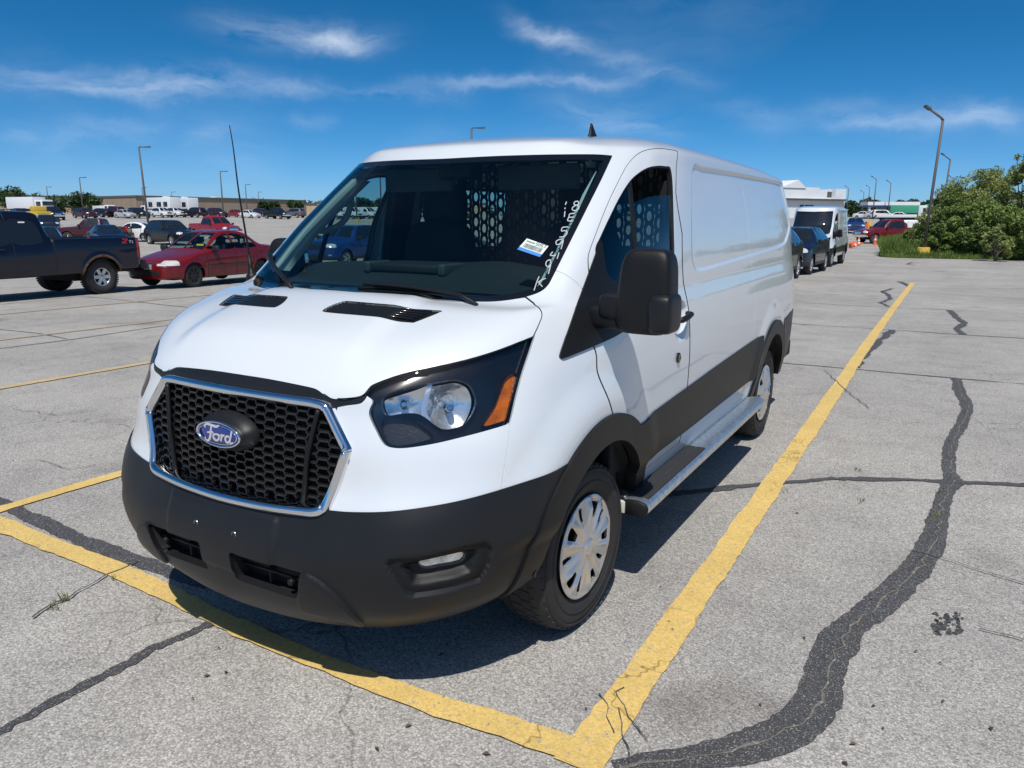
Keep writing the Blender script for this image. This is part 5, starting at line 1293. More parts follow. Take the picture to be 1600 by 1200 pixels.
def tyre_rim(w, R, W, hub, sgn, m, spk, knob):
    key = (R, W, hub, sgn, m.name, spk, knob)
    if key not in _TR:
        hw = W/2; b = MB(); n = 40
        b.lathe([(-hw*.8, hub), (-hw, (hub+R)/2), (-hw*.9, R*.95), (-hw*.6, R), (hw*.6, R), (hw*.9, R*.95), (hw, (hub+R)/2), (hw*.9, hub*1.03), (hw*.75, hub*.98)], (0, 0, 0), 'x', n, sgn)
        if knob:
            for k in range(44):
                for ax in (-.85, -.3, .3, .85):
                    q = 2*math.pi*(k+(.5 if ax > 0 else 0))/44; dq = .05; V = []
                    for a_, d_ in ((ax-.22, -dq), (ax+.22, -dq), (ax+.22, dq), (ax-.22, dq)):
                        for rr in (R*.96, R*1.012): V.append((sgn*a_*hw, rr*math.cos(q+d_), rr*math.sin(q+d_)))
                    b.add(V, [(0, 2, 3, 1), (2, 4, 5, 3), (4, 6, 7, 5), (6, 0, 1, 7), (1, 3, 5, 7)])
        t = b.build('tyre', M_rub); COL.objects.unlink(t)
        r_ = MB(); r_.lathe([(hw*.82, hub), (hw*.86, hub*.96), (hw*.70, hub*.88), (hw*.2, hub*.86)], (0, 0, 0), 'x', n, sgn)
        for k in range(spk):
            q = 2*math.pi*k/spk; V = []
            for rr, hwid, ax in ((.0, .30, .74), (hub*.45, .17*hub/.2, .72), (hub*.93, .13*hub/.2, .80)):
                for s_ in (-1, 1):
                    for dx in (0, -.25): V.append((sgn*(ax+dx)*hw, rr*math.cos(q)-s_*hwid*.30*math.sin(q)*min(1, .3+rr/hub), rr*math.sin(q)+s_*hwid*.30*math.cos(q)*min(1, .3+rr/hub)))
            r_.add(V, [(0, 2, 6, 4), (4, 6, 10, 8), (0, 4, 5, 1), (4, 8, 9, 5), (2, 3, 7, 6), (6, 7, 11, 10)])
        r_.lathe([(hw*.80, .001), (hw*.80, hub*.20), (hw*.7, hub*.25)], (0, 0, 0), 'x', 20, sgn)
        rm = r_.build('rim', m); COL.objects.unlink(rm)
        d_ = MB(); d_.lathe([(hw*.15, hub*.9), (hw*.15, .001)], (0, 0, 0), 'x', n, sgn); dk = d_.build('brake_disc', M_dark); COL.objects.unlink(dk)
        _TR[key] = (t, rm, dk)
    for o in _TR[key]:
        c = o.copy(); COL.objects.link(c); c.parent = w
def place(proto, pos, rz, col, label, cat, group=None, scale=1.0, name=None, **kw):
    """copy of a prototype at a place, with its own paint"""
    r = copy_tree(proto)
    if 'proto' in r: del r['proto']
    r.name = name or proto.name
    r.location = (float(pos[0]), float(pos[1]), float(pos[2])); r.rotation_euler = (0, 0, R_(rz)); r.scale = (scale,)*3
    for ch in r.children:
        if 'paintme' in ch:
            del ch['paintme']
            ch.material_slots[0].link = 'OBJECT'; ch.material_slots[0].material = col
    return tag(r, label, cat, group)
def drop_proto(p):
    for c in list(p.children_recursive): bpy.data.objects.remove(c)
    bpy.data.objects.remove(p)

C_red = paint('red_metallic', (.15, .005, .008)); C_red2 = paint('bright_red_paint', (.26, .012, .014)); C_maroon = paint('maroon_paint', (.055, .008, .012)); C_navy = paint('navy_paint', (.003, .005, .016))
C_blk = paint('black_paint', (.008, .008, .010)); C_wht = mat('white_car_paint', (.78, .79, .80), .35, 0, 1.0); C_silver = paint('silver_paint', (.45, .47, .50)); C_blue = paint('blue_metallic', (.008, .045, .20)); C_dkblue = paint('dark_blue_paint', (.006, .012, .034)); C_grey = paint('grey_paint', (.10, .105, .115))
def sedan_spec(sy=1.0, sz=1.0, hub=.19, r=.31, rimm=None):
    q = lambda t: [(y*sy, z*sz) for y, z in t]
    return dict(paint=C_red, y0=-.72*sy, y1=3.52*sy, top=q([(-.72,.66),(-.55,.745),(-.2,.835),(.15,.905),(.42,.965),(.75,1.175),(1.05,1.345),(1.3,1.43),(1.6,1.47),(1.95,1.455),(2.25,1.395),(2.55,1.25),(2.82,1.10),(3.1,1.055),(3.4,1.02),(3.52,.94)]),
        belt=q([(-.72,.58),(-.4,.68),(.4,.88),(1.2,.93),(2.4,.97),(3.1,.98),(3.52,.88)]), wid=[(-.72*sy,.70),(-.5*sy,.79),(-.1*sy,.835),(.8*sy,.85),(2.2*sy,.85),(3.1*sy,.82),(3.52*sy,.73)],
        sill=[(-.72*sy,.24),(0,.22),(.5*sy,.23),(2.2*sy,.23),(3*sy,.24),(3.52*sy,.30)], wt=[(-.72*sy,.5),(.3*sy,.62),(1.0*sy,.565),(1.6*sy,.555),(2.3*sy,.56),(2.9*sy,.60),(3.52*sy,.5)],
        wb=2.60*sy, r=r, tw=.195, hub=hub, gap=.045, bf=.17, br=.12, glassz=.95*sz, ws=(.50*sy,.66,1.20*sy,.50), rw=(2.28*sy,.50,2.80*sy,.58),
        windows=[q([(.62,.985),(.80,1.09),(1.05,1.24),(1.25,1.335),(1.50,1.365),(1.52,1.2),(1.53,.975)]), q([(1.61,.98),(1.60,1.2),(1.60,1.37),(1.95,1.355),(2.2,1.285),(2.42,1.17),(2.46,1.06),(2.40,.995)])],
        patches=[('headlight', M_white_lens, (.62,-.66*sy,.655*sz), (.20,.22,.062)), ('grille', M_cblack, (0,-.88*sy,.655*sz), (.34,.10,.055)), ('lower_intake', M_cblack, (0,-.9*sy,.40*sz), (.50,.14,.055)), ('tail_light', M_red_lens, (.66,3.55*sy,.84*sz), (.17,.16,.085))],
        seams=(.48*sy, 1.565*sy, 2.40*sy), mirror=(.84,.72*sy,.99*sz), knots=())
# ---------------------------------------------------------------- prototypes
SED = sedan_spec(); SED.update(rimm=M_steelw, spk=8)
p_cor = car_proto('sedan', SED, .035, clear=True)
# seats and wheel seen through the clear glass
for sx in (-.36, .36):
    for y_, hz in ((1.45, 1.02), (2.3, .98)):
        V_, F_ = super_box((sx, y_, .82), (.22, .09, .30), 4, 14, 10); MB().add(V_, F_, True).build('seat', M_fabric, p_cor)
        V_, F_ = super_box((sx, y_+.05, 1.20), (.12, .05, .085), 4, 12, 8); MB().add(V_, F_, True).build('headrest', M_fabric, p_cor)
MB().box(-.70, .70, .45, .75, .72, .93, .03).build('dashboard', M_int, p_cor); MB().box(-.72, .72, .45, 2.6, .28, .34).build('cabin_floor', M_int, p_cor)
pos = gpx(305, 449); a_cor = 8
dloc = np.array([math.cos(R_(a_cor))*.80, math.sin(R_(a_cor))*.80])
cor = place(p_cor, (pos[0]-dloc[0], pos[1]-dloc[1], pos[2]), a_cor, C_red, 'red compact sedan with black steel wheels, parked behind the dark pickup', 'car', name='parked_car')
for (nm, m, bx) in (('plate', mat('plate_grey', (.30, .31, .30), .5), (.03, .30, -.905, -.885, .50, .63)), ('badge', M_chrome, (-.05, .05, -.905, -.89, .645, .675)), ('bumper_damage', M_cblack, (-.62, .30, -.90, -.86, .43, .50)),
                    ('window_sticker', mat('sticker_paper', (.75, .72, .62), .7), (.63, .64, 2.0, 2.12, 1.10, 1.22)), ('door_moulding', M_cblack, (.846, .862, .55, 2.2, .555, .585))):
    MB().box(*bx, .003).build(nm, m, cor)
b = MB(); b.add([(.30, .66, 1.065), (.54, .68, 1.065), (.50, .74, 1.11), (.28, .72, 1.11)], [(0, 1, 2, 3)]).build('yellow_sticker', mat('yellow_sticker', (.75, .50, .06), .7), cor)
b = MB(); b.add([(.30, 1.02, 1.30), (.42, 1.04, 1.30), (.44, .96, 1.25), (.31, .94, 1.25)], [(0, 1, 2, 3)]).build('pink_sticker', mat('pink_sticker', (.75, .40, .48), .7), cor)
drop_proto(p_cor)
SED2 = sedan_spec(1.06, 1.0, .21, .325); p_sed = car_proto('sedan_plain', SED2, .07)
# pickup with extended or crew cab
def pickup_spec(cab_end=2.35, bed_end=4.65, wb=3.64, r=.40, hub=.225, rail=1.30, roof=1.88, lift=0.0, chrome=True):
    z = lambda v: v+lift
    return dict(paint=C_navy, y0=-.82, y1=bed_end, top=[(-.82,z(.98)),(-.7,z(1.06)),(-.2,z(1.13)),(.45,z(1.18)),(.62,z(1.22)),(.95,z(1.52)),(1.25,z(1.75)),(1.45,z(roof-.05)),(1.8,z(roof)),(cab_end-.35,z(roof-.01)),(cab_end-.15,z(roof-.06)),(cab_end-.02,z(1.45)),(cab_end+.03,z(rail)),(bed_end,z(rail))],
        belt=[(-.82,z(.88)),(-.3,z(1.03)),(.5,z(1.10)),(cab_end-.1,z(1.16)),(cab_end+.03,z(rail-.04)),(bed_end,z(rail-.04))], wid=[(-.82,.88),(-.6,.95),(-.1,.99),(1,1.0),(3,1.0),(bed_end-.1,.985),(bed_end,.95)],
        sill=[(-.82,z(.50)),(0,z(.48)),(2,z(.46)),(bed_end,z(.52))], wt=[(-.82,.6),(.5,.76),(1.4,.69),(2,.68),(cab_end,.70),(bed_end,.7)], wb=wb, r=r, tw=.27, hub=hub, gap=.075, flare=.022, bf=.12, br=.03, glassz=z(1.2), soft=.7,
        ws=(.72,.80,1.33,.62), windows=[[(.98,z(1.20)),(1.12,z(1.42)),(1.30,z(1.62)),(1.45,z(1.70)),(1.62,z(1.71)),(1.62,z(1.20))], [(1.70,z(1.20)),(1.70,z(1.71)),(cab_end-.38,z(1.70)),(cab_end-.25,z(1.60)),(cab_end-.22,z(1.28)),(cab_end-.30,z(1.20))]],
        patches=[('headlight', M_white_lens, (.76,-.86,z(.93)), (.17,.16,.11)), ('grille', M_chrome if chrome else M_cblack, (0,-.98,z(.90)), (.52,.14,.17)), ('front_bumper', M_chrome if chrome else M_cblack, (0,-.95,z(.58)), (1.1,.30,.10)), ('tail_light', M_red_lens, (.96,bed_end,z(1.03)), (.14,.10,.24))],
        bed=(cab_end+.05, bed_end-.05), wid_bed=1.0, rail=z(rail), seams=(.72, 1.66, cab_end-.02), mirror=(.98,.90,z(1.25)), knots=(cab_end, cab_end+.05),
        boxes=[('rear_bumper', M_cblack, (-.92,.92,bed_end+.02,bed_end+.18,z(.52),z(.72)))])
NVP = pickup_spec(2.55, 4.72, 3.64, .405, .215, 1.30, 1.90, .03, False); NVP.update(knob=1, fl=1, archm=mat('rusty_arch', (.11, .055, .028), .9, vary=.6, vscale=14), spk=6, flare=.03, cladm=M_cblack)
p_nav = car_proto('pickup', NVP, .04)
q = gpx(160, 459); a_n = 4
def wheel_origin(p, a, lx, ly):            # root position so that local point (lx, ly) lands on p
    c, s_ = math.cos(R_(a)), math.sin(R_(a)); return (p[0]-(c*lx-s_*ly), p[1]-(s_*lx+c*ly), p[2])
nav = place(p_nav, wheel_origin(q, a_n, .88, 3.64), a_n, C_navy, 'dark navy pickup with knobby tyres and rust around its rear wheel arch', 'pickup', name='pickup_truck')
def strokes3(strokes, org, ex, ez, w, name, m, parent):
    org, ex, ez = map(np.array, (org, ex, ez)); return ribbon(strokes, lambda x, z, h: tuple(org+ex*x+ez*z+np.array([h, 0, 0])), w, name, m, parent, h=.004)
zlog = strokes3([[(0,.9),(.5,.92),(.95,.9)], [(.95,.88),(.45,.42),(-.12,.04)], [(-.15,.03),(.3,.04),(.75,.02)]], (1.004, 4.22, 1.185), (0, .16, 0), (0, 0, .10), .24, 'badge_letter', mat('badge_red', (.55, .02, .03), .3), nav)
strokes3([[(0,.55),(.45,.56)], [(.45,.54),(.25,.25),(.12,0)], [(.62,.40),(.78,.55)], [(.78,.55),(.74,0)], [(.60,0),(.92,0)]], (1.004, 4.40, 1.185), (0, .13, 0), (0, 0, .10), .15, 'badge_number', mat('badge_silver', (.6, .6, .62), .3, .5), nav)
M_pap = mat('white_paper', (.78, .78, .76), .7)
for (y_, z_, w_, h_) in ((2.02, 1.40, .16, .14), (1.93, 1.665, .14, .03)):
    MB().add([(.855-(z_-1.4)*.27, y_, z_), (.855-(z_-1.4)*.27, y_+w_, z_), (.855-(z_+h_-1.4)*.27, y_+w_, z_+h_), (.855-(z_+h_-1.4)*.27, y_, z_+h_)], [(0, 1, 2, 3)]).build('window_paper', M_pap, nav)
MB().box(.99, 1.02, 1.28, 1.45, 1.10, 1.13, .006).build('door_handle', M_cblack, nav)
MB().box(-.12, .12, 4.86, 5.02, .45, .53, .01).build('tow_hitch', M_cblack, nav)
drop_proto(p_nav)
p_pick = car_proto('pickup_crew', pickup_spec(2.75, 4.55, 3.68, .39, .24, 1.28, 1.92, .02, True), .075)
p_pick2 = car_proto('pickup_short', pickup_spec(2.45, 4.25, 3.3, .37, .22, 1.18, 1.78, -.03, False), .075)
def suv_spec(L=1.0, roof=1.76, chrome=True, r=.37):
    return dict(paint=C_blk, y0=-.78*L, y1=3.75*L, top=[(-.78*L,.92),(-.62*L,1.0),(-.1,1.07),(.45*L,1.13),(.85*L,1.42),(1.15*L,1.62),(1.4*L,roof-.04),(1.9*L,roof),(2.9*L,roof-.02),(3.25*L,roof-.07),(3.5*L,1.45),(3.68*L,1.12),(3.75*L,1.0)],
        belt=[(-.78*L,.82),(-.3*L,.95),(.5*L,1.06),(2*L,1.10),(3.4*L,1.14),(3.75*L,.95)], wid=[(-.78*L,.80),(-.55*L,.90),(-.1,.955),(1,.965),(3*L,.955),(3.5*L,.92),(3.75*L,.85)], sill=[(-.78*L,.30),(0,.30),(2*L,.30),(3.75*L,.36)],
        wt=[(-.78*L,.5),(.4*L,.70),(1.3*L,.63),(2*L,.62),(3*L,.61),(3.75*L,.6)], wb=2.9*L, r=r, tw=.25, hub=.23, gap=.055, bf=.14, br=.07, glassz=1.12, ws=(.55*L,.74,1.28*L,.56), rw=(3.2*L,.55,3.6*L,.62),
        windows=[[(.80*L,1.12),(.98*L,1.32),(1.2*L,1.52),(1.36*L,1.585),(1.58*L,1.60),(1.58*L,1.13)], [(1.66*L,1.13),(1.66*L,1.60),(2.42*L,1.60),(2.44*L,1.14)], [(2.52*L,1.15),(2.50*L,1.60),(3.05*L,1.575),(3.22*L,1.40),(3.18*L,1.20)]],
        patches=[('headlight', M_white_lens, (.70,-.80*L,.86), (.19,.20,.075)), ('grille', M_cblack, (0,-.9*L,.82), (.44,.14,.13)), ('lower_intake', M_cblack, (0,-.9*L,.46), (.60,.18,.06)), ('fog_trim', M_chrome, (.66,-.86*L,.50), (.12,.14,.025)), ('tail_light', M_red_lens, (.84,3.72*L,1.02), (.13,.16,.16))],
        clad=.43, seams=(.70*L,1.62*L,2.48*L), mirror=(.95,.82*L,1.15))
p_suv = car_proto('suv', suv_spec(), .075); p_suv2 = car_proto('crossover', suv_spec(.93, 1.66, r=.345), .07)
VANS = dict(paint=C_wht, y0=-.72, y1=4.1, top=[(-.72,1.0),(-.55,1.1),(-.1,1.22),(.1,1.32),(.5,1.72),(.85,2.0),(1.1,2.1),(2,2.13),(3.8,2.12),(4.1,2.05)], belt=[(-.72,.88),(-.2,1.1),(.3,1.22),(1,1.25),(4.1,1.25)], wid=[(-.72,.86),(-.5,.95),(0,1.0),(1,1.01),(3.9,1.0),(4.1,.97)],
    sill=[(-.72,.30),(0,.34),(4.1,.38)], wt=[(-.72,.5),(.1,.75),(.9,.76),(2,.80),(4.1,.80)], wb=3.3, r=.345, tw=.22, hub=.20, bf=.14, br=.03, glassz=1.25, ws=(.12,.80,.92,.66), windows=[[(.45,1.30),(.72,1.62),(.92,1.80),(1.30,1.82),(1.32,1.30)]],
    patches=[('headlight', M_white_lens, (.74,-.62,1.0), (.17,.22,.12)), ('grille', M_cblack, (0,-.84,.84), (.5,.14,.14)), ('tail_light', M_red_lens, (.97,4.1,1.1), (.08,.10,.25))], clad=.62, seams=(.42, 1.42, 2.6), mirror=(1.0,.42,1.45))
p_van = car_proto('panel_van', VANS, .09)
def put(p, px, dist, rz, col, label, cat, group=None, **kw):
    c = at_depth(px, 400, dist); off = kw.pop('mid', 1.4); a = R_(rz)
    return place(p, (c[0]+math.sin(a)*off, c[1]-math.cos(a)*off, float(gz(c[0]+math.sin(a)*off, c[1]-math.cos(a)*off))-.01), rz, col, label, cat, group, **kw)
# ---- vehicles of the middle distance, left
put(p_suv, 271, 60, 84, C_blk, 'black seven-seat utility vehicle with chrome trim standing before the red pickup', 'car', name='parked_suv', mid=1.5)
put(p_pick, 340, 71, 82, C_red2, 'bright red crew-cab pickup with chrome grille behind the black utility vehicle', 'pickup', name='pickup_truck', mid=1.9)
put(p_sed, 214, 66, -70, C_wht, 'white sedan half hidden behind the black utility vehicle', 'car', name='parked_car')
put(p_sed, 172, 57, 72, C_dkblue, 'dark blue hatchback seen above the bed of the navy pickup', 'car', name='parked_car')
put(p_pick2, 157, 66, -52, C_maroon, 'dark maroon pickup behind the dark blue hatchback', 'pickup', name='pickup_truck', mid=1.8)
put(p_sed, 74, 48, 60, C_navy, 'navy sedan just behind the cab of the dark pickup', 'car', name='parked_car')
put(p_suv2, 80, 88, 66, C_dkblue, 'dark blue crossover in front of the yellow loader', 'car', name='parked_suv')
put(p_suv2, 30, 70, 78, C_dkblue, 'blue crossover showing only its roof over the dark pickup cab', 'car', name='parked_suv')
# ---- seen through the windows of the white van
put(p_suv2, 545, 33, 6, C_blue, 'bright blue crossover seen through the side window of the white van', 'car', name='parked_suv')
put(p_sed, 700, 30, 4, C_grey, 'grey sedan glimpsed through the cab of the white van', 'car', name='parked_car')
put(p_sed, 690, 96, 80, C_maroon, 'maroon sedan glimpsed far behind the cab of the white van', 'car', name='parked_car')
# ---- far row on the left
FR = [(6,p_suv2,118,85,C_silver,'silver crossover in the far row beneath the first tree','car'),(44,p_suv,120,80,C_blk,'black utility vehicle in the far row under the trees','car'),(92,p_pick,128,75,C_blk,'black pickup in the far row in front of the white box truck','pickup'),(140,p_suv2,138,88,C_maroon,'maroon crossover in the far row right of the white box truck','car'),
 (162,p_sed,146,-80,C_blk,'black sedan in the far row beside the maroon crossover','car'),(184,p_suv,146,-84,C_maroon,'dark red utility vehicle in the far row beside the silver sedan','car'),(203,p_sed,140,84,C_silver,'silver sedan in the far row beside the black utility vehicle','car'),(223,p_suv,140,86,C_blk,'black utility vehicle in the far row behind the lamp post','car'),
 (260,p_suv,146,84,C_wht,'white utility vehicle in the far row left of the camper','car'),(281,p_suv2,150,84,C_wht,'white crossover in the far row in front of the camper','car'),(293,p_sed,150,82,C_blk,'black sedan in the far row in front of the camper','car'),(309,p_suv,148,-82,C_blk,'black utility vehicle in the far row in front of the camper','car'),(345,p_suv,150,84,C_maroon,'maroon utility vehicle in the far row below the water tower','car'),
 (374,p_sed,152,80,C_red2,'red sedan in the far row right of the whip antenna','car'),(396,p_sed,146,84,C_wht,'white sedan in the far row before the tan warehouse','car'),(414,p_suv2,156,84,C_maroon,'maroon crossover in the far row beside the white sedan','car'),(440,p_pick,140,86,C_blk,'black pickup in the far row next to the round trees','pickup'),(462,p_suv,150,-80,C_grey,'grey utility vehicle in the far row behind the black pickup','car')]
for px, p, d, rz, col, lb, ct in FR: put(p, px, d, rz, col, lb, ct, 'vehicles in the far row', name='pickup_truck' if ct == 'pickup' else 'parked_car')
for k, px in enumerate((528, 552, 576, 600, 622, 645)): put(p_van, px, 140+2*k, 84, C_wht, 'white panel van in the distant row seen through the cab', 'van', 'distant white vans', name='panel_van')
for k, (px, col) in enumerate(((668, C_maroon), (694, C_grey), (720, C_red2))): put(p_suv2, px, 150, 84, col, ('dark red', 'grey', 'bright red')[k]+' crossover in the distant row seen through the cab', 'car', 'vehicles in the far row', name='parked_suv')
# ---- behind the van on the right
q = gpx(1270, 430)
def lane(px, py, lx): p = gpx(px, py); return p
s1 = place(p_suv2, wheel_origin(gpx(1264, 429), -2, .86, 0), -2, C_dkblue, 'dark blue crossover parked in front of the tall white van', 'car', name='parked_suv')
s2 = place(p_suv2, wheel_origin(gpx(1243, 435), -2, .86, 2.70), -2, C_navy, 'dark crossover peeking out behind the white cargo van', 'car', name='parked_suv')
place(p_pick, wheel_origin(gpx(1366, 381), -50, .9, 0), -50, C_red, 'red crew-cab pickup parked behind the orange cones', 'pickup', name='pickup_truck')
put(p_van, 1412, 72, -70, C_wht, 'white panel van hidden behind the red pickup', 'van', name='panel_van', scale=.86)
RR_ = [(1331,p_suv2,92,10,C_blue,'blue crossover beside the tall white van','car'),(1346,p_sed,170,70,C_wht,'white sedan in the distant lot left of the gatehouse','car'),(1356,p_suv,172,-70,C_wht,'white utility vehicle in the distant lot left of the gatehouse','car'),(1364,p_sed,168,80,C_silver,'silver sedan in the distant lot by the gatehouse','car'),(1378,p_suv,165,80,C_wht,'white utility vehicle in the distant lot by the gatehouse','car'),(1388,p_sed,170,75,C_wht,'white sedan in the distant lot under the canopy','car'),(1402,p_sed,150,80,C_wht,'white sedan in the distant lot beside the green trailers','car')]
for px, p, d, rz, col, lb, ct in RR_: put(p, px, d, rz, col, lb, ct, name='parked_car')
for p in (p_sed, p_pick, p_pick2, p_suv, p_suv2, p_van): drop_proto(p)
# ---- tall white van: same make of body with a raised roof
def tall_van():
    keep = ('body_shell', 'body_side', 'hood', 'front_fascia', 'windshield', 'windshield_border', 'front_bumper', 'bumper_insert', 'grille_surround', 'rear_bumper', 'door', 'side_cladding', 'wheel_arch_trim', 'headlight', 'door_mirror', 'wheel', 'wheel_liner', 'underbody', 'grille', 'firewall')
    drop = ('marker_writing', 'paper_label', 'chrome_frame', 'emblem', 'tread', 'emblem_script')
    root = empty('tall_van', (0, 0, 0), 0, 'tall white high-roof van parked behind the dark blue crossover', 'van')
    def stretch(o):
        if o.type == 'MESH' and o.data and max((v.co.z for v in o.data.vertices), default=0) > 1.8:
            o.data = o.data.copy(); n = len(o.data.vertices); c = np.zeros(n*3); o.data.vertices.foreach_get('co', c); c = c.reshape(-1, 3)
            c[:, 2] += .44*sstep(1.72, 2.04, c[:, 2])
            top_ = sstep(1.9, 2.3, c[:, 2]); c[:, 1] -= 0*top_; o.data.vertices.foreach_set('co', c.reshape(-1)); o.data.update()
    def cp(o, par):
        nm = o.name.split('.')[0]
        if nm in drop: return
        c = o.copy(); COL.objects.link(c); c.parent = par; c.name = nm
        if nm == 'door_mirror': c.matrix_local = Matrix.Identity(4)
        if nm == 'windshield': c.data = c.data.copy(); c.data.materials.clear(); c.data.materials.append(M_cglass)
        if 'label' in c: del c['label']
        stretch(c)
        for ch in o.children: cp(ch, c)
    for ch in list(van.children):
        if ch.name.split('.')[0] in keep: cp(ch, root)
    return root
TV = tall_van(); t0 = wheel_origin(gpx(1297, 417), -1, .93, 0); TV.location = [float(v) for v in t0]; TV.rotation_euler = (0, 0, R_(-1))
# ================================================================ lamp posts, buildings, plants, cones
M_pole = mat('pole_bronze', (.10, .095, .085), .6); M_polebase = mat('yellow_concrete', (.55, .36, .06), .8, vary=.25, vscale=5)
def lamp_post(px, top, dist, label, arm_px=1, h=None, base=True, group='parking lot lamp posts', lean=0.0):
    p = at_depth(px, 400, dist); d = ray(px, top); t = dist/np.hypot(d[0], d[1]); zt = CAMP[2]+d[2]*t; H = zt-p[2]
    o = empty('lamp_post', p, 0, label, 'lamp post', group); w = .088 if dist < 60 else .11
    b = MB(); n = 8; L_ = lean
    b.tube([(0, 0, .0), (L_*.5, 0, H*.5), (L_, 0, H-.25)], [w, w*.85, w*.7], 8); b.build('post', M_pole, o)
    a = math.atan2(CR[1], CR[0]); ax = np.array([math.cos(a), math.sin(a), 0])*arm_px
    b = MB(); A = np.array([L_, 0, H-.28]); B = A+ax*.75+np.array([0, 0, .55 if arm_px < 0 else .10]); b.tube([A, A+ax*.1+np.array([0, 0, .12]), B], [.07, .06, .06], 6); b.build('arm', M_pole, o)
    b = MB(); q = B+ax*.28+np.array([0, 0, .16 if arm_px < 0 else .02]); e = np.array([-ax[1], ax[0], 0])*.17; b.add([B-e+(0, 0, .05), B+e+(0, 0, .05), q+e+(0, 0, .05), q-e+(0, 0, .05), B-e-(0, 0, .05), B+e-(0, 0, .05), q+e-(0, 0, .05), q-e-(0, 0, .05)], [(0, 1, 2, 3), (7, 6, 5, 4), (0, 4, 5, 1), (1, 5, 6, 2), (2, 6, 7, 3), (3, 7, 4, 0)]); b.build('lamp_head', M_pole, o)
    if base: MB().lathe([(-.3, .32), (.50, .32), (.54, .28), (.54, .01)], (0, 0, 0), 'z', 16).build('concrete_base', M_polebase, o)
    return o
lamp_post(1442, 181, 48, 'tall bent-arm lamp post rising from yellow base in the grass', -1, lean=.18)
lamp_post(1463, 247, 95, 'bent-arm lamp post behind the bushes, second from the yellow base', -1, lean=.2)
lamp_post(1473, 278, 150, 'bent-arm lamp post far behind the bushes, third from the yellow base', -1, lean=.2)
lamp_post(237, 227, 80, 'tall lamp post behind the black utility vehicle', 1, lean=-.35)
lamp_post(738, 196, 60, 'lamp post rising behind the roof of the white van', 1)
for px, top, d, lb in ((138,276,140,'lamp post before the leafy tree at the tan warehouse'),(86,291,190,'lamp post behind the white box truck'),(232,292,190,'distant lamp post at the corner of the tan warehouse'),(277,299,220,'distant lamp post left of the camper'),(354,266,120,'lamp post beside the whip antenna'),(391,287,170,'lamp post in front of the low tan warehouse'),(410,299,220,'distant lamp post right of the low warehouse units'),(560,262,120,'lamp post seen through the side window of the white van'),(598,240,100,'lamp post seen through the side window beside the pillar')):
    lamp_post(px, top, d, lb, 1)
for px, top, d, lb in ((1316,293,200,'distant lamp post right of the white hall'),(1340,300,230,'far lamp post above the trees by the white hall'),(1348,292,220,'slim lamp post above the distant trees'),(1357,279,160,'lamp post left of the gatehouse canopy'),(1380,285,175,'lamp post at the gatehouse canopy')):
    lamp_post(px, top, d, lb, -1, base=False)

# ---- buildings
def wall_mat(name, col, seam=True):
    m = mat(name, col, .85, vary=.06, vscale=.3); return m
M_tan = wall_mat('tan_panel', (.50, .36, .22)); M_tan2 = wall_mat('brown_panel', (.30, .23, .17)); M_tan3 = wall_mat('beige_panel', (.52, .40, .27)); M_trimd = mat('roof_trim', (.10, .09, .08), .7); M_hall = wall_mat('white_panel', (.74, .76, .77)); M_roofw = mat('light_roof', (.55, .55, .54), .8)
def warehouse(px0, px1, topy, d0, d1, label, m, depth=60, panels=14, doors=(), name='warehouse'):
    A = at_depth(px0, 400, d0); B = at_depth(px1, 400, d1); dr = ray((px0+px1)/2, topy); t = (d0+d1)/2/np.hypot(dr[0], dr[1]); zt = CAMP[2]+dr[2]*t
    z0 = min(A[2], B[2])-.5; o = empty(name, (A[0], A[1], z0), 0, label, 'building')
    e = (B-A)[:2]; Ln = np.linalg.norm(e); e = e/Ln; n = np.array([-e[1], e[0]])
    if n @ (A[:2]-CAMP[:2]) < 0: n = -n
    H = zt-z0
    P = lambda s, q, z: (e[0]*s+n[0]*q, e[1]*s+n[1]*q, z)
    k = max(2, panels); wp = Ln/k
    b = MB(); b.prism([(0, 0), (Ln, 0), (Ln, depth), (0, depth)], lambda s, q: P(s, q+.12, 0), lambda s, q: P(s, q+.12, H-.15)); b.build('wall', m, o)
    for i in range(k):
        b = MB(); b.prism([(i*wp+.06, 0), ((i+1)*wp-.06, 0), ((i+1)*wp-.06, .12), (i*wp+.06, .12)], lambda s, q: P(s, q, 0), lambda s, q: P(s, q, H-.6)); b.build('wall_panel', m, o)
    b = MB(); b.prism([(-.3, -.15), (Ln+.3, -.15), (Ln+.3, depth), (-.3, depth)], lambda s, q: P(s, q, H-.55), lambda s, q: P(s, q, H)); b.build('roof_edge', M_trimd, o)
    for (s0, s1, h) in doors:
        b = MB(); b.prism([(s0*Ln, -.05), (s1*Ln, -.05), (s1*Ln, .1), (s0*Ln, .1)], lambda s, q: P(s, q, .3), lambda s, q: P(s, q, h)); b.build('dock_door', M_trimd, o)
    return o
warehouse(-90, 165, 305, 250, 262, 'long tan warehouse standing behind the leafy trees', M_tan, panels=20, doors=((.80, .83, 4), (.86, .90, 4)))
warehouse(163, 221, 306, 258, 240, 'brown end block of the tan warehouse behind the far row', M_tan2, panels=8)
warehouse(222, 313, 311.5, 262, 262, 'lower brown warehouse wing behind the camper', M_tan2, panels=10)
warehouse(331, 500, 317.5, 290, 280, 'low beige warehouse right of the water tower', M_tan3, panels=16)
warehouse(500, 760, 316, 250, 250, 'long beige warehouse seen through the cab of the white van', M_tan3, panels=20, doors=((.2, .22, 4), (.5, .52, 4), (.7, .72, 4)))
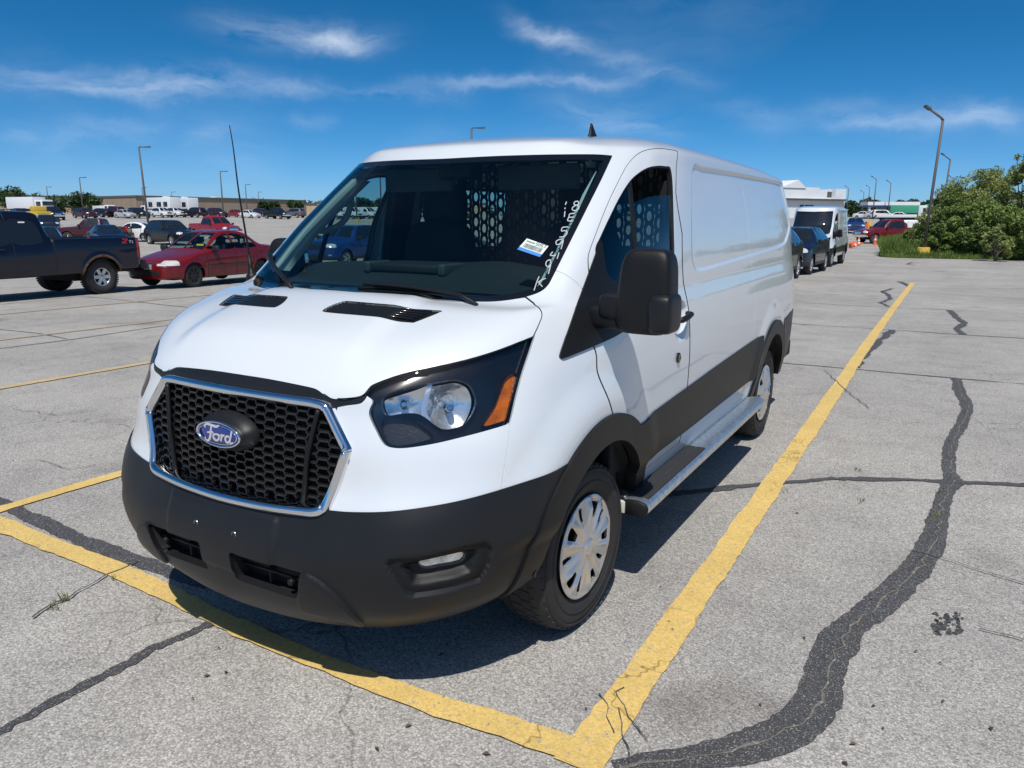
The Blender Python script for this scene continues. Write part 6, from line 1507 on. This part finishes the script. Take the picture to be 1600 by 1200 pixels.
for px, w in ((396, 3), (408, 3.5), (438, 3), (455, 4)):
    p = at_depth(px, 400, 296); d = ray(px, 316.5); z = CAMP[2]+d[2]*296/np.hypot(d[0], d[1]); b = MB(); b.box(-w/2, w/2, -1.2, 1.2, -1.2, 1.0, .1)
    o = b.build('roof_unit', M_pole); o.location = (p[0], p[1], z); tag(o, 'grey rooftop ventilation unit on the low beige warehouse', 'roof unit', 'rooftop units on the low warehouse')
# water tower
p = at_depth(340, 400, 420); d = ray(340, 314); zc = CAMP[2]+d[2]*420/np.hypot(d[0], d[1]); o = empty('water_tower', p, 0, 'pale water tower bulb rising over the low beige warehouse', 'water tower')
MB().lathe([(-2.6, .9), (-2.0, 1.9), (-1.2, 2.6), (0, 2.75), (1.1, 2.5), (1.9, 1.6), (2.2, .1)], (0, 0, zc-p[2]), 'z', 24).build('tank', mat('tower_paint', (.62, .58, .50), .6), o)
MB().tube([(0, 0, 0), (0, 0, zc-p[2]-2)], .9, 12).build('stem', MATS['tower_paint'], o)
# white hall on the right
def hall():
    A = at_depth(1180, 400, 172); B = at_depth(1314, 400, 190); e = (B-A)[:2]; L_ = np.linalg.norm(e); e /= L_; n = np.array([-e[1], e[0]]); n = n if n @ (A[:2]-CAMP[:2]) > 0 else -n
    z0 = A[2]-.5; o = empty('white_hall', (A[0], A[1], z0), 0, 'white flat-roofed hall with a gable behind the tall white van', 'building'); P = lambda s, q, z: (e[0]*s+n[0]*q, e[1]*s+n[1]*q, z)
    def blk(nm, s0, s1, q0, q1, za, zb, m): b = MB(); b.prism([(s0, q0), (s1, q0), (s1, q1), (s0, q1)], lambda s, q: P(s, q, za), lambda s, q: P(s, q, zb)); return b.build(nm, m, o)
    px2s = lambda px: L_*(px-1180)/134.
    blk('lower_wall', 0, L_*.985, 0, 20, 0, 4.6, M_hall); blk('canopy_edge', -.3, L_*.97, -.8, 0, 4.35, 4.75, M_trimd)
    blk('upper_wall', 0, px2s(1275), 1.0, 20, 4.75, 7.2, M_hall); blk('upper_wall', px2s(1275), px2s(1297), 1.4, 20, 4.75, 6.6, M_hall); blk('corner_block', px2s(1297), L_, .3, 16, 4.75, 7.0, M_hall)
    b = MB(); s0, s1 = px2s(1215), px2s(1253); b.add([P(s0, .8, 7.0), P(s1, .8, 7.0), P((s0+s1)/2+1.2, .8, 8.7), P(s0, 20, 7.0), P(s1, 20, 7.0), P((s0+s1)/2+1.2, 20, 8.7)], [(0, 1, 2), (5, 4, 3), (0, 2, 5, 3), (1, 4, 5, 2)]); b.build('gable', M_hall, o)
    for px in (1241, 1249, 1256): blk('doorway', px2s(px), px2s(px)+1.2, -.06, .02, .4, 3.4, M_cglass)
    blk('louvre', px2s(1290), px2s(1297), 1.32, 1.38, 5.2, 6.4, M_pole)
hall()
# gatehouse with canopy
p = at_depth(1381, 400, 180); o = empty('gatehouse', p, R_(20), 'low gatehouse with a flat pale canopy far down the lot', 'building')
MB().box(-5, 5, -3, 3, 2.6, 3.3).build('canopy', M_hall, o); MB().box(-5.1, 5.1, -3.1, 3.1, 2.3, 2.6).build('canopy_trim', mat('canopy_blue', (.03, .06, .16), .5), o)
for x in (-4.5, 0, 4.5): MB().box(x-.2, x+.2, -2.8, -2.4, -.3, 2.4).build('column', M_hall, o)
MB().box(-2, 2, -1, 2, -.3, 2.4).build('booth', M_cglass, o)
# box truck, camper, loader, green trailers
def boxtruck(px, d, rz, label, L_=11, H=4.1, m=C_wht, name='box_truck', cabm=C_wht):
    p = at_depth(px, 400, d); o = empty(name, p, R_(rz), label, 'truck')
    MB().box(-1.25, 1.25, 0, L_, 1.1, H, .05).build('box', m, o); MB().box(-1.1, 1.1, -2.3, -.1, .6, 2.7, .18).build('cab', cabm, o)
    MB().box(-1.0, 1.0, -2.33, -2.25, 1.7, 2.4, .02).build('windshield', M_cglass, o)
    for sd in (1, -1): MB().box(*sorted((sd*1.09, sd*1.13)), -1.9, -.7, 1.6, 2.35, .01).build('side_window', M_cglass, o)
    for y in (-1.4, L_*.75):
        for sd in (1, -1): MB().lathe([(-.14, .3), (-.14, .48), (.14, .48), (.14, .3), (.1, .01)], (sd*1.05, y, .48), 'x', 20, sd).build('wheel', M_rub, o)
    MB().box(-.8, .8, -1, L_-.3, .6, 1.1).build('chassis', M_dark, o); return o
boxtruck(72, 165, 96, 'long white box truck in the far row before the leafy trees', 7.5, 3.2)
def camper(px, d, rz, label):
    p = at_depth(px, 400, d); o = empty('camper_trailer', p, R_(rz), label, 'camper')
    MB().box(-1.25, 1.25, 0, 8.6, .7, 3.6, .15).build('body', C_wht, o)
    for (a, b_) in ((.8, 2.2), (3.0, 4.6), (6.2, 7.6)):
        for sd in (1, -1): MB().box(*sorted((sd*1.24, sd*1.28)), a, b_, 1.7, 2.7, .02).build('window', M_cglass, o)
    for sd in (1, -1): MB().box(*sorted((sd*1.24, sd*1.275)), .3, 8.3, 1.15, 1.35, .005).build('stripe', M_cblack, o)
    MB().box(-.5, .5, 2.5, 3.6, 3.6, 3.85, .05).build('roof_unit', C_wht, o)
    for y in (4.2, 5.1):
        for sd in (1, -1): MB().lathe([(-.1, .2), (-.1, .36), (.1, .36), (.1, .2), (.08, .01)], (sd*1.1, y, .36), 'x', 18, sd).build('wheel', M_rub, o)
    MB().tube([(0, -1.2, .6), (0, 0, .7)], .08, 6).build('tow_bar', M_dark, o)
camper(281, 172, 86, 'white camper trailer with dark windows in the far row'); camper(309, 176, 86, 'second white camper trailer parked behind the black utility vehicle')
boxtruck(176, 182, 86, 'white box truck standing behind the dark red utility vehicle', 6, 2.5).scale = (.72,)*3
boxtruck(240, 184, -86, 'white box truck standing behind the lamp post', 6, 2.4).scale = (.72,)*3
boxtruck(1436, 160, 82, 'green box truck in the distant lot beside the bushes', 5.5, 2.5, mat('green_box', (.06, .36, .20), .5), cabm=MATS['green_box'])
boxtruck(1428, 118, 80, 'low white flat truck behind the red pickup', 5, 1.5, C_wht)
p = at_depth(76, 400, 104); o = empty('loader', p, R_(80), 'yellow loader with black bucket parked before the black pickup', 'loader'); M_lod = mat('loader_yellow', (.55, .40, .05), .5)
MB().box(-.9, .9, 0, 3.0, .7, 1.6, .1).build('body', M_lod, o); MB().box(-.7, .7, .8, 2.0, 1.6, 2.2, .08).build('cab', M_lod, o); MB().box(-1.1, 1.1, -1.6, -.9, .2, 1.0, .05).build('bucket', M_cblack, o)
for sd in (1, -1):
    MB().tube([(sd*.7, .3, 1.5), (sd*.7, -1.0, .7)], .09, 6).build('lift_arm', M_lod, o)
    for y in (.5, 2.4): MB().lathe([(-.18, .25), (-.18, .55), (.18, .55), (.18, .25), (.1, .01)], (sd*.95, y, .55), 'x', 18, sd).build('wheel', M_rub, o)
# ---- cones
M_cone = mat('cone_orange', (.75, .13, .03), .55); M_conew = mat('cone_white', (.8, .8, .8), .4)
def cone(px, py, tilt, label):
    p = gpx(px, py); o = empty('traffic_cone', p, 0, label, 'cone', 'orange cones before the red pickup'); h = .71
    MB().lathe([(.03, .145), (.30, .098), (.31, .097), (.44, .073), (h, .03), (h, .001)], (0, 0, 0), 'z', 20).build('cone_body', M_cone, o)
    MB().lathe([(.34, .0935), (.345, .095), (.46, .074), (.465, .070)], (0, 0, 0), 'z', 20).build('reflective_band', M_conew, o)
    MB().box(-.18, .18, -.18, .18, 0, .035, .008).build('base', M_cone, o)
    if tilt: o.rotation_euler = (R_(82), 0, R_(tilt)); o.location[2] += .15
cone(1341, 384, 0, 'upright orange cone at the front corner of the red pickup'); cone(1367, 382.5, 0, 'upright orange cone beside the front wheel of the red pickup')
cone(1331, 386, 40, 'fallen orange cone lying beside the tall white van'); cone(1328, 388, 130, 'fallen orange cone overlapping another fallen cone'); cone(1334, 384.5, 75, 'fallen orange cone next to the upright one')
for px, py, lb in ((1350, 350, 'orange barrel far behind the red pickup'), (1354, 349, 'yellow barrel far behind the red pickup')):
    p = gpx(px, py) if gpx(px, py)[1] < 300 else at_depth(px, 400, 110); p = at_depth(px, 400, 100)
    o = MB().lathe([(0, .30), (.5, .28), (.95, .24), (1.0, .2), (1.0, .01)], (0, 0, 0), 'z', 16).build('barrel', M_cone if px == 1350 else M_polebase); o.location = tuple(map(float, p)); tag(o, lb, 'barrel')

# ---- leaves
def leaf_mesh(name, clumps, n, size, m, parent, seed, flat=.0):
    """clumps: (x,y,z,rx,ry,rz); leaves spread through the clump, denser towards the outside"""
    rg = np.random.RandomState(seed); C = np.array(clumps, float); vol = (C[:, 3]*C[:, 4]*C[:, 5])**.75; idx = rg.choice(len(C), n, p=vol/vol.sum())
    d = rg.randn(n, 3); d /= np.linalg.norm(d, axis=1, keepdims=True); rad = rg.rand(n)**.42; P = C[idx, :3]+d*rad[:, None]*C[idx, 3:6]
    ax = rg.randn(n, 3)*np.array([1, 1, .7]); ax /= np.linalg.norm(ax, axis=1, keepdims=True); up = d*.6+rg.randn(n, 3)*.7+np.array([0, 0, .5]); b_ = np.cross(ax, up); b_ /= np.linalg.norm(b_, axis=1, keepdims=True)+1e-9
    s = size*(.6+.8*rg.rand(n))[:, None]; A = P-ax*s; B = P+b_*s*.42+ax*s*.05; Cc = P+ax*s; D = P-b_*s*.42+ax*s*.05
    V = np.stack([A, B, Cc, D], 1).reshape(-1, 3)
    me = bpy.data.meshes.new(name); me.vertices.add(4*n); me.vertices.foreach_set('co', V.reshape(-1)); me.loops.add(4*n); me.loops.foreach_set('vertex_index', np.arange(4*n, dtype=np.int32))
    me.polygons.add(n); me.polygons.foreach_set('loop_start', np.arange(0, 4*n, 4, dtype=np.int32)); me.update(calc_edges=True); me.validate()
    me.materials.append(m); o = bpy.data.objects.new(name, me); COL.objects.link(o); o.parent = parent; return o
def leaf_mat(name, c0, c1, rough=.55, trans=.25):
    m = bpy.data.materials.new(name); m.use_nodes = True; nt = m.node_tree; b = nt.nodes['Principled BSDF']; L = nt.links.new
    g = nt.nodes.new('ShaderNodeNewGeometry'); r = nt.nodes.new('ShaderNodeValToRGB'); e = r.color_ramp.elements; e[0].color = (*c0, 1); e[1].color = (*c1, 1)
    tc = nt.nodes.new('ShaderNodeTexCoord'); n = nt.nodes.new('ShaderNodeTexNoise'); n.inputs['Scale'].default_value = .8; n.inputs['Detail'].default_value = 3; L(tc.outputs['Object'], n.inputs['Vector'])
    mx = nt.nodes.new('ShaderNodeMath'); mx.operation = 'MULTIPLY_ADD'; L(g.outputs['Random Per Island'], mx.inputs[0]); mx.inputs[1].default_value = .55; 
    m2 = nt.nodes.new('ShaderNodeMath'); m2.operation = 'MULTIPLY_ADD'; L(n.outputs[0], m2.inputs[0]); m2.inputs[1].default_value = 1.6; m2.inputs[2].default_value = -.55; L(m2.outputs[0], mx.inputs[2])
    L(mx.outputs[0], r.inputs[0]); L(r.outputs[0], b.inputs['Base Color']); b.inputs['Roughness'].default_value = rough
    t = nt.nodes.new('ShaderNodeBsdfTranslucent'); ms = nt.nodes.new('ShaderNodeMixShader'); ms.inputs[0].default_value = trans; L(r.outputs[0], t.inputs[0]); out = nt.nodes['Material Output']
    L(b.outputs[0], ms.inputs[1]); L(t.outputs[0], ms.inputs[2]); L(ms.outputs[0], out.inputs[0]); return m
M_leafA = leaf_mat('willow_leaf', (.12, .165, .038), (.36, .41, .13)); M_leafB = leaf_mat('shrub_leaf', (.085, .14, .03), (.25, .34, .08)); M_leafD = leaf_mat('dark_tree_leaf', (.020, .042, .014), (.06, .11, .030)); M_grass = leaf_mat('long_grass', (.08, .13, .022), (.20, .29, .06)); M_bark = mat('bark', (.09, .075, .06), .9, vary=.3, vscale=8)
def tree(pos, H, W, label, m, seed, n=1500, leaf=.30, name='tree', group=None, trunkh=.25, clumps=14, cat='tree', low=False):
    rg = random.Random(seed); o = empty(name, pos, rg.random()*6, label, cat, group)
    cl = []
    for k in range(clumps):
        t = rg.random(); z = H*(trunkh+(1-trunkh)*(.12+.80*t)); wr = W/2*(.95 if low else 1)*math.sin(math.pi*(.22+.66*t))**.7; a = rg.random()*6.283; r_ = wr*(.25+.6*rg.random())
        s_ = (.20+.16*rg.random())*W*.62; cl.append((r_*math.cos(a), r_*math.sin(a), z, s_, s_, s_*(.75+.3*rg.random())))
    leaf_mesh('crown', cl, n, leaf, m, o, seed)
    b = MB(); tr = max(.07, .028*H); b.tube([(0, 0, -.2), (.05*W*rg.uniform(-1, 1), .03*W, H*.3), (.06*W*rg.uniform(-1, 1), 0, H*.62)], [tr, tr*.75, tr*.3], 8)
    tk = b.build('trunk', M_bark, o)
    for c in cl[:6]:
        b = MB(); st = np.array([0, 0, H*.22+.1*H*rg.random()]); e = np.array(c[:3]); b.tube([st, (st+e)/2+np.array([0, 0, .04*H]), e], [tr*.45, tr*.3, tr*.12], 6); b.build('limb', M_bark, tk)
    return o
def tree_px(px, topy, width_px, d, label, m, seed, **kw):
    p = at_depth(px, 400, d); dr = ray(px, topy); z = CAMP[2]+dr[2]*d/np.hypot(dr[0], dr[1]); return tree(p, z-p[2], width_px*d/FPX, label, m, seed, **kw)
for k, (px, top, w, d, lb) in enumerate(((26,300,62,185,'broad dark tree at the left end of the tan warehouse'),(82,307,62,195,'low wide tree behind the white box truck'),(143,304,50,190,'rounded tree standing before the brown end block'),(317,313,14,255,'small tree in the gap between the warehouses'),(416,315,20,190,'round tree in front of the low beige warehouse'),(436,316,20,190,'second round tree beside the black pickup'),(466,315,26,190,'round tree close to the mirror of the white van'),
        (540,314,34,190,'tree in the row seen through the side window'),(570,312,34,195,'leafy tree in the row seen through the side window of the van'),(600,314,34,190,'tree beside the pillar seen through the side window'))):
    tree_px(px, top, w, d, lb, M_leafD, 100+k, n=1500, leaf=.42, trunkh=.12)
for k, (px, top, w, d) in enumerate(((1326,314,30,240),(1345,311,34,235),(1362,316,24,240),(1398,314,30,250),(1416,312,34,250),(1438,313,34,250),(1456,310,34,240))):
    tree_px(px, top, w, d, ('dark tree beside the white hall', 'taller dark tree behind the distant lamp posts', 'dark tree left of the gatehouse', 'dark tree right of the gatehouse', 'dark tree above the green box truck', 'dark tree behind the green box truck', 'dark tree meeting the edge of the bushes')[k], M_leafD, 130+k, n=1300, leaf=.5, trunkh=.08)
# distant wood line all around, one mass
rg = np.random.RandomState(5); cl = []
for k in range(420):
    a = rg.rand()*2*math.pi; r_ = 420+120*rg.rand(); h = 5+5*rg.rand(); cl.append((r_*math.cos(a), r_*math.sin(a), 3+h*.45, 9+6*rg.rand(), 9+6*rg.rand(), h*.55))
wl = leaf_mesh('far_wood', cl, 40000, 1.6, M_leafD, None, 9); tag(wl, 'far dark tree line along the horizon', None, None, 'stuff')

# ---- overgrown corner on the right
gA = [gpx(*p)[:2] for p in ((1376,401.5),(1400,403),(1450,404),(1520,405.5),(1600,406.5),(1680,407.5),(1800,409))]
far = [a+(a-CAMP[:2])/np.linalg.norm(a-CAMP[:2])*L_ for a, L_ in zip(gA, (7, 20, 30, 34, 36, 36, 36))]
V = []; n = len(gA)
for t in np.linspace(0, 1, 9):
    for a, f_ in zip(gA, far): q = a*(1-t)+f_*t; V.append((q[0], q[1], float(gz(*q))+.02+.10*math.sin(math.pi*min(1, t*2))*0+.12*min(1, t*9)))
vg = mesh_obj('verge', V, [(i*n+k, i*n+k+1, (i+1)*n+k+1, (i+1)*n+k) for i in range(8) for k in range(n-1)], mat('verge_soil', (.07, .085, .03), .95, vary=.4, vscale=1.5)); tag(vg, 'grassy verge at the edge of the lot', None, None, 'structure')
rg = np.random.RandomState(21); N_ = 42000; t = rg.rand(N_)**1.5; s = rg.rand(N_)*(n-1); i = s.astype(int); f_ = s-i
GA, FA = np.array(gA), np.array(far); A = GA[i]*(1-f_)[:, None]+GA[i+1]*f_[:, None]; B = FA[i]*(1-f_)[:, None]+FA[i+1]*f_[:, None]; Q = A*(1-t)[:, None]+B*t[:, None]
h = (.12+.75*np.minimum(1, t*7)*(.4+.6*rg.rand(N_)))*(.6+.6*rg.rand(N_)); a = rg.rand(N_)*6.283; w = .018+.02*rg.rand(N_); lean = rg.randn(N_, 2)*.22*h[:, None]
z0 = gz(Q[:, 0], Q[:, 1])+.02+.12*np.minimum(1, t*9); dx = np.stack([np.cos(a)*w, np.sin(a)*w], 1)
V = np.stack([np.c_[Q-dx, z0], np.c_[Q+dx, z0], np.c_[Q+lean*.5+dx*.6, z0+h*.6], np.c_[Q+lean, z0+h]], 1).reshape(-1, 3)
me = bpy.data.meshes.new('long_grass'); me.from_pydata(V.tolist(), [], [(4*k, 4*k+1, 4*k+2, 4*k+3) for k in range(N_)]); me.materials.append(M_grass)
gr = bpy.data.objects.new('long_grass', me); COL.objects.link(gr); tag(gr, 'long green grass along the edge of the lot', None, None, 'stuff')
def shrub(px, base_off, top, wpx, d, label, m, seed, n=7000, leaf=.11, droop=False):
    p = at_depth(px, 400, d); dr = ray(px, top); z = CAMP[2]+dr[2]*d/np.hypot(dr[0], dr[1]); H = (z-p[2])*1.04; W = wpx*d/FPX*1.12
    rg = random.Random(seed); o = empty('shrub' if H < 3 else 'bushy_tree', p, 0, label, 'shrub' if H < 3 else 'tree', 'overgrown corner of the lot'); cl = []
    for k in range(52):
        t_ = rg.random()**.8; z_ = H*(.10+.82*t_); wr = W/2*(1.0-.55*t_**2); a = rg.random()*6.283; r_ = wr*rg.random()**.6*.85; s_ = W*(.045+.085*rg.random()**1.5); cl.append((r_*math.cos(a), r_*math.sin(a), z_, s_, s_, s_*(.6+.5*rg.random())))
    leaf_mesh('crown', cl, n, leaf, m, o, seed); b = MB()
    st = MB()
    st.tube([(0, 0, -.1), (.1, .05, H*.3), (.05, 0, H*.55)], [.07+.01*H, .05+.006*H, .02], 7); tk = st.build('trunk', M_bark, o)
    for k in range(7):
        c = cl[k]; b = MB(); b.tube([(0, 0, H*.05*k*.5), (c[0]*.5, c[1]*.5, c[2]*.55), (c[0], c[1], c[2])], [.045, .03, .012], 5); b.build('branch', M_bark, tk)
for k, a in enumerate(((1503,0,268,110,55,'tall willow-like bushy tree closest to the lamp post',M_leafA,11000),(1548,0,262,100,57,'bushy tree behind the middle of the overgrown corner',M_leafA,10000),(1592,0,234,90,54,'tallest bushy tree at the edge of the overgrown corner',M_leafA,12000),(1650,0,225,120,52,'large bushy tree beyond the overgrown corner',M_leafA,6000),
        (1482,0,305,60,51,'olive shrub beside the bent lamp post',M_leafB,6500),(1520,0,318,80,49,'broad green shrub in front of the willow-like tree',M_leafB,8500),(1568,0,325,90,48,'thick shrub in front of the tallest bushy tree',M_leafB,8500),(1462,0,348,44,49,'low rounded shrub at the foot of the lamp post',M_leafB,6500),(1612,0,330,80,47,'thick shrub at the end of the verge',M_leafB,6500),(1435,0,350,44,52,'low shrub behind the lamp post base',M_leafB,3000),(1418,0,360,40,53,'low leafy shrub spreading towards the red pickup',M_leafA,3000),(1452,0,322,60,56,'loose light green shrub behind the lamp post',M_leafA,5000),(1470,0,290,60,58,'loose bushy tree rising left of the willow-like tree',M_leafA,6000),(1555,0,350,40,45,'light green sapling standing in the long grass',M_leafA,2000))):
    shrub(a[0], a[1], a[2], a[3], a[4], a[5], a[6], 200+k, n=a[7], leaf=.085 if a[6] is M_leafA else .085)
